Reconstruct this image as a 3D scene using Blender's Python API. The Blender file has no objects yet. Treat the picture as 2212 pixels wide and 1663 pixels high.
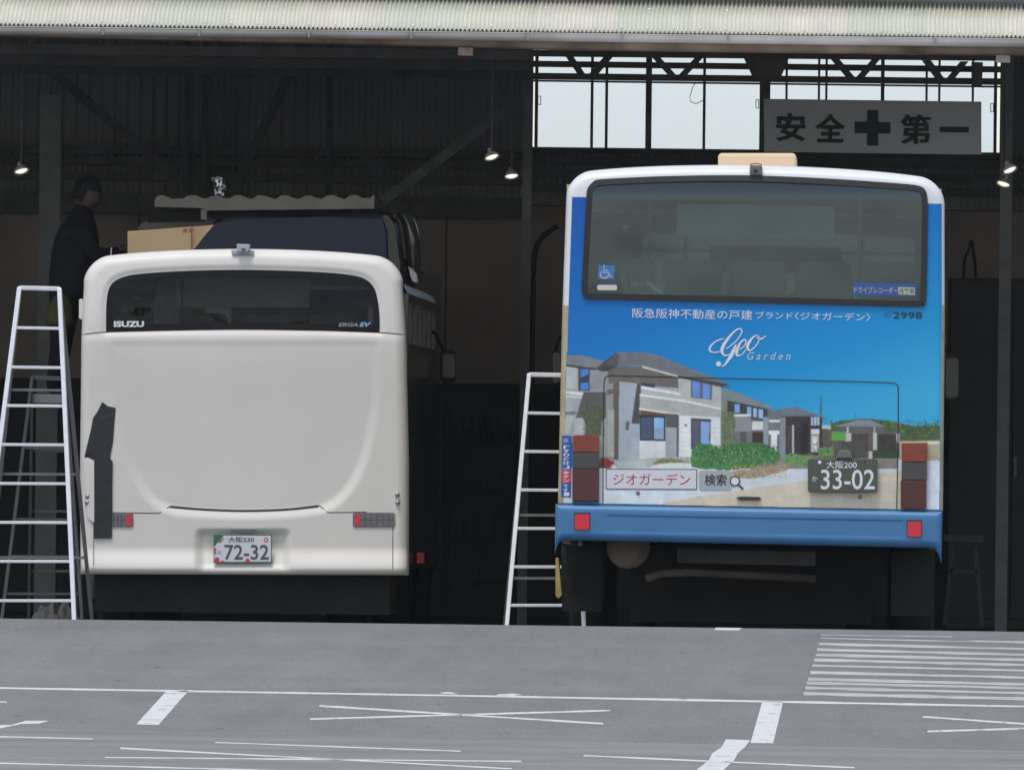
import bpy, bmesh, math, random
import numpy as np
from mathutils import Vector, Matrix

random.seed(7)
rng = np.random.default_rng(7)
SC = bpy.context.scene
COL = SC.collection

# ------------------------------------------------------------------ camera
# reference pixels: the photograph at 2212 x 1663; F is the focal length in those pixels
W0, H0, F = 2212.0, 1663.0, 33523.0
CAM = Vector((2.4, -100.0, 1.04))
ROLL = 0.0127
vx, vy = 1900 - W0 / 2, H0 / 2 - 1000.0          # image of the +Y direction
ux = vx * math.cos(ROLL) - vy * math.sin(ROLL)
uy = vx * math.sin(ROLL) + vy * math.cos(ROLL)
yaw, pitch = math.atan(ux / F), -math.atan(uy / F)
ROT = (Matrix.Rotation(yaw, 3, 'Z') @ Matrix.Rotation(math.pi / 2 + pitch, 3, 'X') @ Matrix.Rotation(ROLL, 3, 'Z'))
cam_d = bpy.data.cameras.new('camera')
cam_d.sensor_fit = 'HORIZONTAL'; cam_d.sensor_width = 36.0; cam_d.lens = 36.0 * F / W0
cam_d.clip_start = 1.0; cam_d.clip_end = 12000.0
cam = bpy.data.objects.new('camera', cam_d); COL.objects.link(cam)
cam.matrix_world = Matrix.Translation(CAM) @ ROT.to_4x4()
SC.camera = cam
RX, RU, RF = ROT @ Vector((1, 0, 0)), ROT @ Vector((0, 1, 0)), ROT @ Vector((0, 0, -1))

# ------------------------------------------------------------------ sky, sun, exposure
SUN_EL, SUN_AZ = 68.0, 205.0        # hazy sun high behind the camera, a little to the left
wd = bpy.data.worlds.new('World'); SC.world = wd; wd.use_nodes = True
nt = wd.node_tree
sky = nt.nodes.new('ShaderNodeTexSky'); sky.sky_type = 'NISHITA'; sky.sun_disc = False
sky.sun_elevation = math.radians(SUN_EL); sky.sun_rotation = math.radians(SUN_AZ)
sky.air_density = 1.0; sky.dust_density = 0.7; sky.ozone_density = 1.0
hs = nt.nodes.new('ShaderNodeHueSaturation'); hs.inputs['Saturation'].default_value = 0.5
nt.links.new(sky.outputs[0], hs.inputs['Color'])
bg = nt.nodes['Background']; bg.inputs[1].default_value = 0.15
nt.links.new(hs.outputs[0], bg.inputs[0])
sd = bpy.data.lights.new('sun', 'SUN'); sd.energy = 1.5; sd.angle = math.radians(14.0); sd.color = (1.0, 0.95, 0.86)
sun = bpy.data.objects.new('sun', sd); COL.objects.link(sun)
_el, _az = math.radians(SUN_EL), math.radians(SUN_AZ)
SUNDIR = Vector((math.sin(_az) * math.cos(_el), math.cos(_az) * math.cos(_el), math.sin(_el)))
sun.rotation_euler = SUNDIR.to_track_quat('Z', 'Y').to_euler()
SC.view_settings.view_transform = 'Standard'; SC.view_settings.look = 'None'
SC.view_settings.gamma = 1.0; SC.view_settings.use_curve_mapping = False
SC.view_settings.exposure = 0.2
SC.cycles.max_bounces = 8; SC.cycles.diffuse_bounces = 4; SC.cycles.transparent_max_bounces = 12

# ------------------------------------------------------------------ helpers
def at(sx, sy, D):
    """point in the place seen at reference pixel sx, sy, at D metres in front of the camera"""
    d = RF * F + RX * (sx - W0 / 2) + RU * (H0 / 2 - sy)
    return CAM + d * (D / d.y)

def px2p(sx, sy):
    return sx, sy

def lin(c):
    c = c / 255.0
    return c / 12.92 if c <= 0.04045 else ((c + 0.055) / 1.055) ** 2.4

def rgb(r, g, b, k=1.0):
    return (min(1, lin(r) * k), min(1, lin(g) * k), min(1, lin(b) * k))

MATS = {}
def mat(name, col, rough=0.5, metal=0.0, var=0.0, vscale=8.0, bump=0.0, bscale=60.0, coat=0.0, spec=0.5,
        emit=0.0, stretch=(1, 1, 1), col2=None, alpha_mix=0.0, detail=5.0):
    if name in MATS: return MATS[name]
    m = bpy.data.materials.new(name); m.use_nodes = True
    n = m.node_tree; b = n.nodes['Principled BSDF']
    b.inputs['Base Color'].default_value = (*col, 1)
    b.inputs['Roughness'].default_value = rough; b.inputs['Metallic'].default_value = metal
    b.inputs['Coat Weight'].default_value = coat; b.inputs['Coat Roughness'].default_value = 0.08
    b.inputs['Specular IOR Level'].default_value = spec
    if emit > 0:
        b.inputs['Emission Color'].default_value = (*col, 1); b.inputs['Emission Strength'].default_value = emit
    if var > 0 or bump > 0:
        tc = n.nodes.new('ShaderNodeTexCoord'); mp = n.nodes.new('ShaderNodeMapping')
        mp.inputs['Scale'].default_value = stretch
        n.links.new(tc.outputs['Object'], mp.inputs[0])
    if var > 0:
        nz = n.nodes.new('ShaderNodeTexNoise'); nz.inputs['Scale'].default_value = vscale; nz.inputs['Detail'].default_value = detail
        n.links.new(mp.outputs[0], nz.inputs['Vector'])
        cr = n.nodes.new('ShaderNodeValToRGB')
        cr.color_ramp.elements[0].position = 0.3; cr.color_ramp.elements[1].position = 0.7
        a = col2 if col2 else tuple(c * (1 - var) for c in col)
        cr.color_ramp.elements[0].color = (*a, 1)
        cr.color_ramp.elements[1].color = (*(tuple(min(1, c * (1 + var * .5)) for c in col)), 1)
        n.links.new(nz.outputs['Fac'], cr.inputs[0]); n.links.new(cr.outputs[0], b.inputs['Base Color'])
    if bump > 0:
        n2 = n.nodes.new('ShaderNodeTexNoise'); n2.inputs['Scale'].default_value = bscale; n2.inputs['Detail'].default_value = 4
        n.links.new(mp.outputs[0], n2.inputs['Vector'])
        bp = n.nodes.new('ShaderNodeBump'); bp.inputs['Strength'].default_value = bump; bp.inputs['Distance'].default_value = 0.01
        n.links.new(n2.outputs['Fac'], bp.inputs['Height']); n.links.new(bp.outputs[0], b.inputs['Normal'])
    MATS[name] = m
    return m

def glass_mat(name, tint, keep, wave=0.0, wscale=3.0, rough=0.02, spec=(1, 1, 1), ior=1.75):
    """tinted window: part see-through, part mirror"""
    m = bpy.data.materials.new(name); m.use_nodes = True
    n = m.node_tree; n.nodes.clear()
    out = n.nodes.new('ShaderNodeOutputMaterial')
    tr = n.nodes.new('ShaderNodeBsdfTransparent'); tr.inputs[0].default_value = (*(t * keep for t in tint), 1)
    gl = n.nodes.new('ShaderNodeBsdfGlossy'); gl.inputs['Roughness'].default_value = rough
    gl.inputs[0].default_value = (*spec, 1)
    fr = n.nodes.new('ShaderNodeFresnel'); fr.inputs[0].default_value = ior
    mx = n.nodes.new('ShaderNodeMixShader')
    n.links.new(fr.outputs[0], mx.inputs[0]); n.links.new(tr.outputs[0], mx.inputs[1]); n.links.new(gl.outputs[0], mx.inputs[2])
    n.links.new(mx.outputs[0], out.inputs[0])
    if wave > 0:
        tc = n.nodes.new('ShaderNodeTexCoord')
        nz = n.nodes.new('ShaderNodeTexNoise'); nz.inputs['Scale'].default_value = wscale; nz.inputs['Detail'].default_value = 1.5
        n.links.new(tc.outputs['Object'], nz.inputs['Vector'])
        bp = n.nodes.new('ShaderNodeBump'); bp.inputs['Strength'].default_value = wave; bp.inputs['Distance'].default_value = 0.05
        n.links.new(nz.outputs['Fac'], bp.inputs['Height'])
        n.links.new(bp.outputs[0], gl.inputs['Normal'])
    MATS[name] = m
    return m

class MB:
    """collects shapes in world coordinates; build() links them as ONE mesh object"""
    def __init__(s): s.v, s.f, s.mi, s.c = [], [], [], []
    def add(s, vs, fs, mi=0, c=None):
        o = len(s.v); s.v += [tuple(v) for v in vs]
        for f in fs: s.f.append(tuple(i + o for i in f)); s.mi.append(mi); s.c.append(c)
        return s
    def quad(s, a, b, c, d, mi=0): return s.add([a, b, c, d], [(0, 1, 2, 3)], mi)
    def box(s, x0, x1, y0, y1, z0, z1, mi=0):
        v = [(x0, y0, z0), (x1, y0, z0), (x1, y1, z0), (x0, y1, z0), (x0, y0, z1), (x1, y0, z1), (x1, y1, z1), (x0, y1, z1)]
        return s.add(v, [(0, 3, 2, 1), (4, 5, 6, 7), (0, 1, 5, 4), (1, 2, 6, 5), (2, 3, 7, 6), (3, 0, 4, 7)], mi)
    def prism(s, pts, D, th, mi=0):
        """polygon of reference pixels at distance D, th deep (away from the camera)"""
        n = len(pts); a = [at(x, y, D) for x, y in pts]; b = [p + Vector((0, th, 0)) for p in a]
        fs = [tuple(range(n)), tuple(range(2 * n - 1, n - 1, -1))]
        fs += [(i, i + n, (i + 1) % n + n, (i + 1) % n) for i in range(n)]
        return s.add(a + b, fs, mi)
    def flat(s, pts, D, mi=0, c=None):
        return s.add([at(x, y, D) for x, y in pts], [tuple(range(len(pts)))], mi, c)
    def tube(s, pts, r, n=8, mi=0, cap=True, flatten=1.0):
        pts = [Vector(p) for p in pts]; rs = r if isinstance(r, (list, tuple)) else [r] * len(pts)
        vs, fs = [], []
        for i, p in enumerate(pts):
            t = (pts[min(i + 1, len(pts) - 1)] - pts[max(i - 1, 0)]).normalized()
            u = t.cross(Vector((0, 0, 1)))
            if u.length < 1e-3: u = Vector((1, 0, 0))
            u.normalize(); w = u.cross(t).normalized()
            for k in range(n):
                a = 2 * math.pi * k / n
                vs.append(p + u * math.cos(a) * rs[i] + w * math.sin(a) * rs[i] * flatten)
        for i in range(len(pts) - 1):
            for k in range(n):
                fs.append((i * n + k, i * n + (k + 1) % n, (i + 1) * n + (k + 1) % n, (i + 1) * n + k))
        if cap:
            fs.append(tuple(range(n - 1, -1, -1))); fs.append(tuple(range((len(pts) - 1) * n, len(pts) * n)))
        return s.add(vs, fs, mi)
    def bar(s, a, b, w, d, mi=0):
        """rectangular bar from a to b, w wide in the picture plane and d deep"""
        a, b = Vector(a), Vector(b); t = (b - a).normalized(); y = Vector((0, 1, 0))
        u = t.cross(y)
        if u.length < 1e-3: u = Vector((1, 0, 0))
        u.normalize(); y = u.cross(t).normalized()
        vs = [p + u * (sx * w / 2) + y * (sy * d / 2) for p in (a, b) for sx, sy in ((-1, -1), (1, -1), (1, 1), (-1, 1))]
        return s.add(vs, [(3, 2, 1, 0), (4, 5, 6, 7), (0, 1, 5, 4), (1, 2, 6, 5), (2, 3, 7, 6), (3, 0, 4, 7)], mi)
    def lathe(s, o, axis, prof, n=20, mi=0):
        axis = Vector(axis).normalized(); u = axis.orthogonal().normalized(); w = axis.cross(u); o = Vector(o)
        vs, fs = [], []
        for (r, h) in prof:
            for k in range(n):
                a = 2 * math.pi * k / n
                vs.append(o + axis * h + (u * math.cos(a) + w * math.sin(a)) * r)
        for i in range(len(prof) - 1):
            for k in range(n):
                fs.append((i * n + k, i * n + (k + 1) % n, (i + 1) * n + (k + 1) % n, (i + 1) * n + k))
        return s.add(vs, fs, mi)
    def ribbon(s, pts, ws, D, mi=0, c=None):
        """flat stroke through reference pixels, ws wide in pixels"""
        n = len(pts); L, R = [], []
        for i in range(n):
            a, b = pts[max(i - 1, 0)], pts[min(i + 1, n - 1)]
            tx, ty = b[0] - a[0], b[1] - a[1]; l = math.hypot(tx, ty) or 1
            w = (ws[i] if isinstance(ws, (list, tuple)) else ws) / 2
            L.append((pts[i][0] - ty / l * w, pts[i][1] + tx / l * w)); R.append((pts[i][0] + ty / l * w, pts[i][1] - tx / l * w))
        vs = [at(x, y, D) for x, y in L] + [at(x, y, D) for x, y in R]
        return s.add(vs, [(i, i + 1, n + i + 1, n + i) for i in range(n - 1)], mi, c)
    def build(s, name, mats, parent=None, smooth=False, bevel=0.0, colattr=False, fix=True):
        org = Vector(parent_origin(parent))
        me = bpy.data.meshes.new(name)
        me.from_pydata([(v[0] - org.x, v[1] - org.y, v[2] - org.z) for v in s.v], [], s.f)
        if not isinstance(mats, (list, tuple)): mats = [mats]
        for m in mats: me.materials.append(m)
        me.polygons.foreach_set('material_index', s.mi)
        if colattr:
            at_ = me.color_attributes.new('print', 'FLOAT_COLOR', 'CORNER')
            buf = []
            for p, c in zip(me.polygons, s.c):
                buf += list((*c, 1.0)) * p.loop_total
            at_.data.foreach_set('color', buf)
        if fix:
            bm = bmesh.new(); bm.from_mesh(me)
            bmesh.ops.recalc_face_normals(bm, faces=bm.faces)
            bm.to_mesh(me); bm.free()
        if smooth: me.polygons.foreach_set('use_smooth', [True] * len(me.polygons))
        me.update()
        o = bpy.data.objects.new(name, me); COL.objects.link(o)
        if parent: o.parent = parent
        if bevel > 0:
            bv = o.modifiers.new('bevel', 'BEVEL'); bv.width = bevel; bv.segments = 2; bv.limit_method = 'ANGLE'
        return o

def parent_origin(p):
    o = Vector((0, 0, 0))
    while p:
        o += p.location; p = p.parent
    return o

def tag(o, label=None, cat=None, group=None, kind=None):
    if label: o['label'] = label
    if cat: o['category'] = cat
    if group: o['group'] = group
    if kind: o['kind'] = kind
    return o

def thing(name, label, cat, loc, group=None):
    o = bpy.data.objects.new(name, None); COL.objects.link(o); o.location = loc; o.empty_display_size = 0.2
    return tag(o, label, cat, group)

def sstep(e0, e1, x):
    t = np.clip((x - e0) / (e1 - e0), 0, 1); return t * t * (3 - 2 * t)

def smooth_path(pts, n=8, closed=False):
    """Catmull-Rom through pixel points"""
    P = [np.array(p, float) for p in pts]; out = []; m = len(P)
    rngi = range(m) if closed else range(m - 1)
    for i in rngi:
        p1, p2 = P[i], P[(i + 1) % m]
        p0 = P[(i - 1) % m] if closed or i > 0 else p1
        p3 = P[(i + 2) % m] if closed or i + 2 < m else p2
        for k in range(n):
            t = k / n
            out.append(tuple(0.5 * ((2 * p1) + (-p0 + p2) * t + (2 * p0 - 5 * p1 + 4 * p2 - p3) * t * t + (-p0 + 3 * p1 - 3 * p2 + p3) * t ** 3)))
    if not closed: out.append(tuple(P[-1]))
    return out

def rrect(x0, y0, x1, y1, r, tilt=0.0, n=5):
    """rounded rectangle in pixels; tilt = drop per pixel to the right"""
    out = []
    for cx, cy, a0 in ((x1 - r, y0 + r, -90), (x1 - r, y1 - r, 0), (x0 + r, y1 - r, 90), (x0 + r, y0 + r, 180)):
        for k in range(n + 1):
            a = math.radians(a0 + 90 * k / n)
            x, y = cx + r * math.cos(a), cy + r * math.sin(a)
            out.append((x, y + (x - x0) * tilt))
    return out

def text_on(name, body, box, D, m, parent, bold=0.0, shear=0.0, tilt=0.0, face=None):
    """flat lettering fitted into the pixel box x0,y0,x1,y1 at distance D"""
    cu = bpy.data.curves.new('lettering', 'FONT'); cu.body = body; cu.offset = bold; cu.shear = shear
    cu.resolution_u = 3
    o = bpy.data.objects.new('lettering', cu); COL.objects.link(o)
    dg = bpy.context.evaluated_depsgraph_get(); dg.update()
    me = bpy.data.meshes.new_from_object(o.evaluated_get(dg))
    bpy.data.objects.remove(o); bpy.data.curves.remove(cu)
    n = len(me.vertices)
    co = np.zeros(n * 3); me.vertices.foreach_get('co', co); co = co.reshape(-1, 3)
    x0, y0, x1, y1 = box
    mn, mx = co.min(0), co.max(0); sz = np.maximum(mx - mn, 1e-6)
    tx = (co[:, 0] - mn[0]) / sz[0]; ty = (co[:, 1] - mn[1]) / sz[1]
    org = parent_origin(parent)
    for i, v in enumerate(me.vertices):
        sx = x0 + (x1 - x0) * tx[i]; sy = y1 - (y1 - y0) * ty[i] + (sx - x0) * tilt
        dep = D if face is None else float(face.depth(np.array([sx]), np.array([sy]))[0]) - 0.006
        v.co = at(sx, sy, dep) - org
    me.materials.clear(); me.materials.append(m); me.update()
    ob = bpy.data.objects.new(name, me); COL.objects.link(ob); ob.parent = parent
    return ob

# ------------------------------------------------------------------ materials
M_white = mat('bus_white_paint', (0.79, 0.755, 0.71), 0.5, var=0.035, vscale=3.0, coat=0.04, stretch=(1, 1, .3))
M_white2 = mat('bus_cool_white_paint', (0.80, 0.81, 0.83), 0.3, coat=0.3)
M_beigeedge = mat('worn_beige_edge', (0.52, 0.45, 0.27), 0.45, var=0.25, vscale=9)
M_black = mat('black_rubber', (0.018, 0.018, 0.02), 0.55)
M_frit = mat('black_glass_border', (0.010, 0.010, 0.012), 0.3, spec=0.15)
M_seam = mat('dark_panel_gap', (0.03, 0.028, 0.026), 0.8)
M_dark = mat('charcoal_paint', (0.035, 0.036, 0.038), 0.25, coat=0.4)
M_under = mat('dirty_underbody', (0.014, 0.0135, 0.013), 0.85, var=0.5, vscale=5)
M_tyre = mat('tyre_rubber', (0.014, 0.014, 0.0145), 0.85, bump=0.3)
M_bumper = mat('bumper_blue_paint', (0.055, 0.20, 0.43), 0.38, coat=0.12, var=0.08, vscale=4)
M_red = mat('red_lens', (0.065, 0.004, 0.010), 0.08, coat=0.8)
M_redref = mat('red_reflector', (0.75, 0.015, 0.05), 0.15, coat=0.4)
M_orange = mat('amber_lens', (0.25, 0.034, 0.012), 0.14, coat=0.5, var=0.25, vscale=14)
M_smoke = mat('smoked_lens', (0.055, 0.05, 0.052), 0.15, coat=0.4)
M_lens = mat('grey_lamp_lens', (0.17, 0.16, 0.18), 0.14, coat=0.5, var=0.35, vscale=40)
M_letter = mat('white_lettering', (0.78, 0.80, 0.85), 0.45)
M_letter_dk = mat('dark_lettering', (0.012, 0.03, 0.05), 0.5)
M_letter_rd = mat('red_lettering', (0.45, 0.02, 0.05), 0.5)
M_letter_bk = mat('black_lettering', (0.02, 0.022, 0.02), 0.5)
M_letter_gr = mat('grey_lettering', (0.09, 0.10, 0.11), 0.5)
M_letter_y = mat('yellow_lettering', (0.60, 0.60, 0.22), 0.5)
M_stickblue = mat('sticker_blue', (0.03, 0.11, 0.42), 0.4)
M_stickred = mat('sticker_red', (0.65, 0.05, 0.10), 0.4)
M_plate_gr = mat('plate_dark_green', (0.085, 0.10, 0.075), 0.5)
M_plate_wh = mat('plate_white', (0.72, 0.74, 0.80), 0.45)
M_plate_edge = mat('plate_green_border', (0.03, 0.17, 0.10), 0.5)
M_chrome = mat('grey_metal', (0.42, 0.43, 0.44), 0.35, metal=0.8)
M_cam = mat('grey_camera_plastic', (0.42, 0.47, 0.52), 0.4)
M_camdk = mat('dark_camera_plastic', (0.16, 0.155, 0.14), 0.5)
M_tape = mat('black_cloth_tape', (0.024, 0.026, 0.03), 0.5, var=0.3, vscale=30, bump=0.25, bscale=90)
M_alu = mat('aluminium', (0.80, 0.82, 0.86), 0.42, metal=0.35, var=0.08, vscale=20)
M_alu_old = mat('dull_aluminium', (0.22, 0.215, 0.21), 0.5, metal=0.3, var=0.2, vscale=12)
M_card = mat('cardboard', (0.50, 0.34, 0.19), 0.85, var=0.06, vscale=6)
M_cardbeige = mat('beige_plastic', (0.80, 0.60, 0.40), 0.6)
M_steel = mat('dark_painted_steel', (0.13, 0.125, 0.12), 0.6, var=0.3, vscale=6)
M_steel_l = mat('grey_painted_steel', (0.30, 0.30, 0.29), 0.6, var=0.25, vscale=6)
M_rust = mat('rusty_steel', (0.24, 0.18, 0.14), 0.8, var=0.6, vscale=3.2, col2=(0.09, 0.055, 0.035), bump=0.2)
M_gutter = mat('gutter_plastic', (0.66, 0.64, 0.64), 0.5, var=0.25, vscale=1.8, col2=(0.52, 0.48, 0.43))
M_sheet = mat('weathered_cream_sheet', (0.70, 0.70, 0.60), 0.55, var=0.06, vscale=7, stretch=(1, .25, .25))
M_sheet_b = mat('weathered_cream_sheet_b', (0.74, 0.72, 0.64), 0.55, var=0.08, vscale=9, stretch=(1, .25, .25))
M_sheet_c = mat('weathered_cream_sheet_c', (0.66, 0.68, 0.58), 0.55, var=0.04, vscale=6, stretch=(1, .25, .25))
M_edge = mat('grimy_sheet_edge', (0.16, 0.10, 0.07), 0.9)
M_upwall = mat('grey_upper_wall', (0.30, 0.29, 0.28), 0.8, var=0.3, vscale=2)
M_wall_up = mat('dark_steel_sheet', (0.34, 0.335, 0.325), 0.7, var=0.25, vscale=1.2)
M_wall_lo = mat('brown_board', (0.42, 0.345, 0.29), 0.8, var=0.22, vscale=1.5)
M_wall_side = mat('dull_side_wall', (0.5, 0.49, 0.48), 0.8)
M_ceiling = mat('dark_roof_underside', (0.5, 0.5, 0.5), 0.9)
M_cabinet = mat('black_cabinet', (0.03, 0.03, 0.032), 0.5, var=0.2)
M_sign = mat('sign_board_white', (0.70, 0.70, 0.71), 0.6)
M_sign_g = mat('sign_green', (0.014, 0.06, 0.05), 0.6)
M_cloth = mat('black_jacket', (0.013, 0.014, 0.018), 0.9, bump=0.3, bscale=30)
M_trouser = mat('dark_trousers', (0.02, 0.02, 0.024), 0.9)
M_skin = mat('skin', (0.14, 0.10, 0.085), 0.6)
M_hair = mat('black_hair', (0.012, 0.011, 0.011), 0.7)
M_lime = mat('yellow_green_cloth', (0.12, 0.12, 0.035), 0.8, var=0.2)
M_lampshade = mat('white_enamel', (0.75, 0.75, 0.72), 0.3)
M_bulb = mat('lit_bulb', (1.0, 0.96, 0.78), 0.4, emit=1.0)
M_rubberhose = mat('black_hose', (0.02, 0.02, 0.02), 0.6)
M_inter = mat('bus_lining', (0.32, 0.39, 0.43), 0.6)
M_seat = mat('bus_seat_cloth', (0.17, 0.22, 0.25), 0.9)
M_scallop = mat('dusty_beige_cover', (0.72, 0.64, 0.57), 0.75, var=0.12, vscale=5)
M_bluewin = mat('blue_black_glass', (0.06, 0.085, 0.19), 0.3, spec=0.4)
M_pipe = mat('rusty_exhaust', (0.09, 0.07, 0.056), 0.8, var=0.4, vscale=8)
M_under2 = mat('dark_grimy_steel', (0.02, 0.02, 0.02), 0.7)
M_tarp = mat('crumpled_grey_sheet', (0.07, 0.07, 0.07), 0.8)
M_navy = mat('navy_plastic', (0.006, 0.008, 0.02), 0.5)
G_blue = glass_mat('green_tinted_glass', (0.62, 0.76, 0.82), 0.72, wave=0.10, wscale=1.5, ior=1.85, spec=(0.72, 0.92, 1.0))
G_white = glass_mat('smoked_wavy_glass', (0.7, 0.72, 0.74), 0.72, wave=1.0, wscale=2.6, ior=1.3)
G_side = glass_mat('side_window_glass', (0.6, 0.66, 0.66), 0.5)

def ground_mat(name, base, dark, light, streak=0.5):
    m = bpy.data.materials.new(name); m.use_nodes = True
    n = m.node_tree; b = n.nodes['Principled BSDF']; b.inputs['Roughness'].default_value = 0.9
    b.inputs['Specular IOR Level'].default_value = 0.25
    tc = n.nodes.new('ShaderNodeTexCoord')
    def noise(scale, st, det=5, rough=0.6):
        mp = n.nodes.new('ShaderNodeMapping'); mp.inputs['Scale'].default_value = st
        n.links.new(tc.outputs['Object'], mp.inputs[0])
        z = n.nodes.new('ShaderNodeTexNoise'); z.inputs['Scale'].default_value = scale; z.inputs['Detail'].default_value = det
        z.inputs['Roughness'].default_value = rough
        n.links.new(mp.outputs[0], z.inputs['Vector']); return z
    a = noise(0.9, (0.10, 0.9, 1)); c = noise(60, (1.6, 0.35, 1), 3, 0.8); e = noise(1.6, (0.6, 0.25, 1))
    def mixc(fac, c1, c2):
        r = n.nodes.new('ShaderNodeValToRGB'); r.color_ramp.elements[0].position = 0.38; r.color_ramp.elements[1].position = 0.66
        r.color_ramp.elements[0].color = (*c1, 1); r.color_ramp.elements[1].color = (*c2, 1)
        n.links.new(fac, r.inputs[0]); return r.outputs[0]
    k1 = mixc(a.outputs['Fac'], dark, base); k2 = mixc(e.outputs['Fac'], base, light)
    mx = n.nodes.new('ShaderNodeMix'); mx.data_type = 'RGBA'; mx.inputs['Factor'].default_value = 0.5
    n.links.new(k1, mx.inputs[6]); n.links.new(k2, mx.inputs[7])
    k3 = mixc(c.outputs['Fac'], (0.80, 0.80, 0.80), (1.18, 1.18, 1.18))
    mu = n.nodes.new('ShaderNodeMix'); mu.data_type = 'RGBA'; mu.blend_type = 'MULTIPLY'; mu.inputs['Factor'].default_value = 1.0
    n.links.new(mx.outputs[2], mu.inputs[6]); n.links.new(k3, mu.inputs[7])
    # oil drips and dark wheel-worn spots
    sp = noise(3.2, (1, 0.22, 1), 6, 0.62); rs = mixc(sp.outputs['Fac'], (0.90, 0.90, 0.90), (1.0, 1.0, 1.0))
    sq = noise(11, (1, 0.3, 1), 4, 0.6); rq = n.nodes.new('ShaderNodeValToRGB'); rq.color_ramp.elements[0].position = 0.27; rq.color_ramp.elements[1].position = 0.31
    rq.color_ramp.elements[0].color = (0.55, 0.55, 0.55, 1); rq.color_ramp.elements[1].color = (1, 1, 1, 1); n.links.new(sq.outputs['Fac'], rq.inputs[0])
    m2 = n.nodes.new('ShaderNodeMix'); m2.data_type = 'RGBA'; m2.blend_type = 'MULTIPLY'; m2.inputs['Factor'].default_value = 1.0
    m3 = n.nodes.new('ShaderNodeMix'); m3.data_type = 'RGBA'; m3.blend_type = 'MULTIPLY'; m3.inputs['Factor'].default_value = 1.0
    n.links.new(mu.outputs[2], m2.inputs[6]); n.links.new(rs, m2.inputs[7]); n.links.new(m2.outputs[2], m3.inputs[6]); n.links.new(rq.outputs[0], m3.inputs[7])
    n.links.new(m3.outputs[2], b.inputs['Base Color'])
    bp = n.nodes.new('ShaderNodeBump'); bp.inputs['Strength'].default_value = 0.35; bp.inputs['Distance'].default_value = 0.01
    n.links.new(c.outputs['Fac'], bp.inputs['Height']); n.links.new(bp.outputs[0], b.inputs['Normal'])
    MATS[name] = m; return m

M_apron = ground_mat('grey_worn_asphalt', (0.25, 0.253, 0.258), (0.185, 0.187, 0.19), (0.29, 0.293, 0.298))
M_road = ground_mat('pale_worn_asphalt', (0.30, 0.302, 0.304), (0.165, 0.166, 0.17), (0.37, 0.371, 0.373))
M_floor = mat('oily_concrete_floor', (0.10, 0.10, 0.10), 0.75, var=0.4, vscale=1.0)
M_ground = mat('distant_ground', (0.16, 0.155, 0.14), 0.95, var=0.3, vscale=0.02)

def paint_mat(name, col, wear, st=(0.6, 0.35, 1), sc=14):
    m = bpy.data.materials.new(name); m.use_nodes = True
    n = m.node_tree; b = n.nodes['Principled BSDF']; b.inputs['Roughness'].default_value = 0.7
    tc = n.nodes.new('ShaderNodeTexCoord'); mp = n.nodes.new('ShaderNodeMapping'); mp.inputs['Scale'].default_value = st
    n.links.new(tc.outputs['Object'], mp.inputs[0])
    z = n.nodes.new('ShaderNodeTexNoise'); z.inputs['Scale'].default_value = sc; z.inputs['Detail'].default_value = 7; z.inputs['Roughness'].default_value = 0.7
    n.links.new(mp.outputs[0], z.inputs['Vector'])
    r = n.nodes.new('ShaderNodeValToRGB')
    r.color_ramp.elements[0].position = wear; r.color_ramp.elements[0].color = (0.30, 0.305, 0.31, 1)
    r.color_ramp.elements[1].position = wear + 0.12; r.color_ramp.elements[1].color = (*col, 1)
    n.links.new(z.outputs['Fac'], r.inputs[0]); n.links.new(r.outputs[0], b.inputs['Base Color'])
    MATS[name] = m; return m
M_line = paint_mat('white_road_paint', (0.72, 0.725, 0.735), 0.33)
M_line_worn = paint_mat('worn_white_road_paint', (0.58, 0.575, 0.58), 0.39, (0.5, 4.0, 1), 5)

# ------------------------------------------------------------------ ground
CREST = 98.0
RAMP = 0.050
def lipD(x):                                  # where the near road drops away, skewed a little
    return 75.0 - 0.50 * max(-14, min(14, x + 0.2))
def road_z(D): return -0.31 + 0.0069 * (75.0 - min(75, max(D, 55))) - 0.004 * max(0, 55 - D)
xs = [-1400, -300, -60] + [-30 + 1.0 * i for i in range(61)] + [60, 300, 1400]

def sheet(name, rows, m, thick=0):
    """rows: function x -> list of (D, z)"""
    mb = MB(); nr = len(rows(0)); V = []
    for x in xs:
        for D, z in rows(x): V.append((x, D - 100.0, z))
    Fc = [(i * nr + j, (i + 1) * nr + j, (i + 1) * nr + j + 1, i * nr + j + 1) for i in range(len(xs) - 1) for j in range(nr - 1)]
    mb.add(V, Fc)
    o = mb.build(name, m, None, smooth=True); tag(o, kind='structure'); return o

sheet('road', lambda x: [(D, road_z(D)) for D in (-80, -40, -10, 10, 30, 45, 50, 55)] +
      [(d, road_z(min(d, 75)) ) for d in (60, min(64, lipD(x) - 3), lipD(x) - 1.5)] +
      [(lipD(x), road_z(75)), (lipD(x) + 0.25, road_z(75) - 0.02), (lipD(x) + 1.2, road_z(75) - 0.30), (lipD(x) + 2.4, road_z(75) - 0.55)], M_road)
sheet('apron', lambda x: [(lipD(x) + 2.3, -0.84), (84.2, -0.80), (85.2, -0.655), (86.2, -RAMP * (CREST - 86.2))] +
      [(D, -RAMP * (CREST - D)) for D in (88, 90, 92, 94, 96, 97.6)] + [(CREST, -0.012), (98.35, -0.028)], M_apron)
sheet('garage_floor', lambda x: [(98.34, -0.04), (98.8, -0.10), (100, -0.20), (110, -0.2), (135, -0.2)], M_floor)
mb = MB(); mb.quad((-1500, -1500, -1.2), (1500, -1500, -1.2), (1500, 1500, -1.2), (-1500, 1500, -1.2))
tag(mb.build('ground', M_ground), kind='structure')

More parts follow.
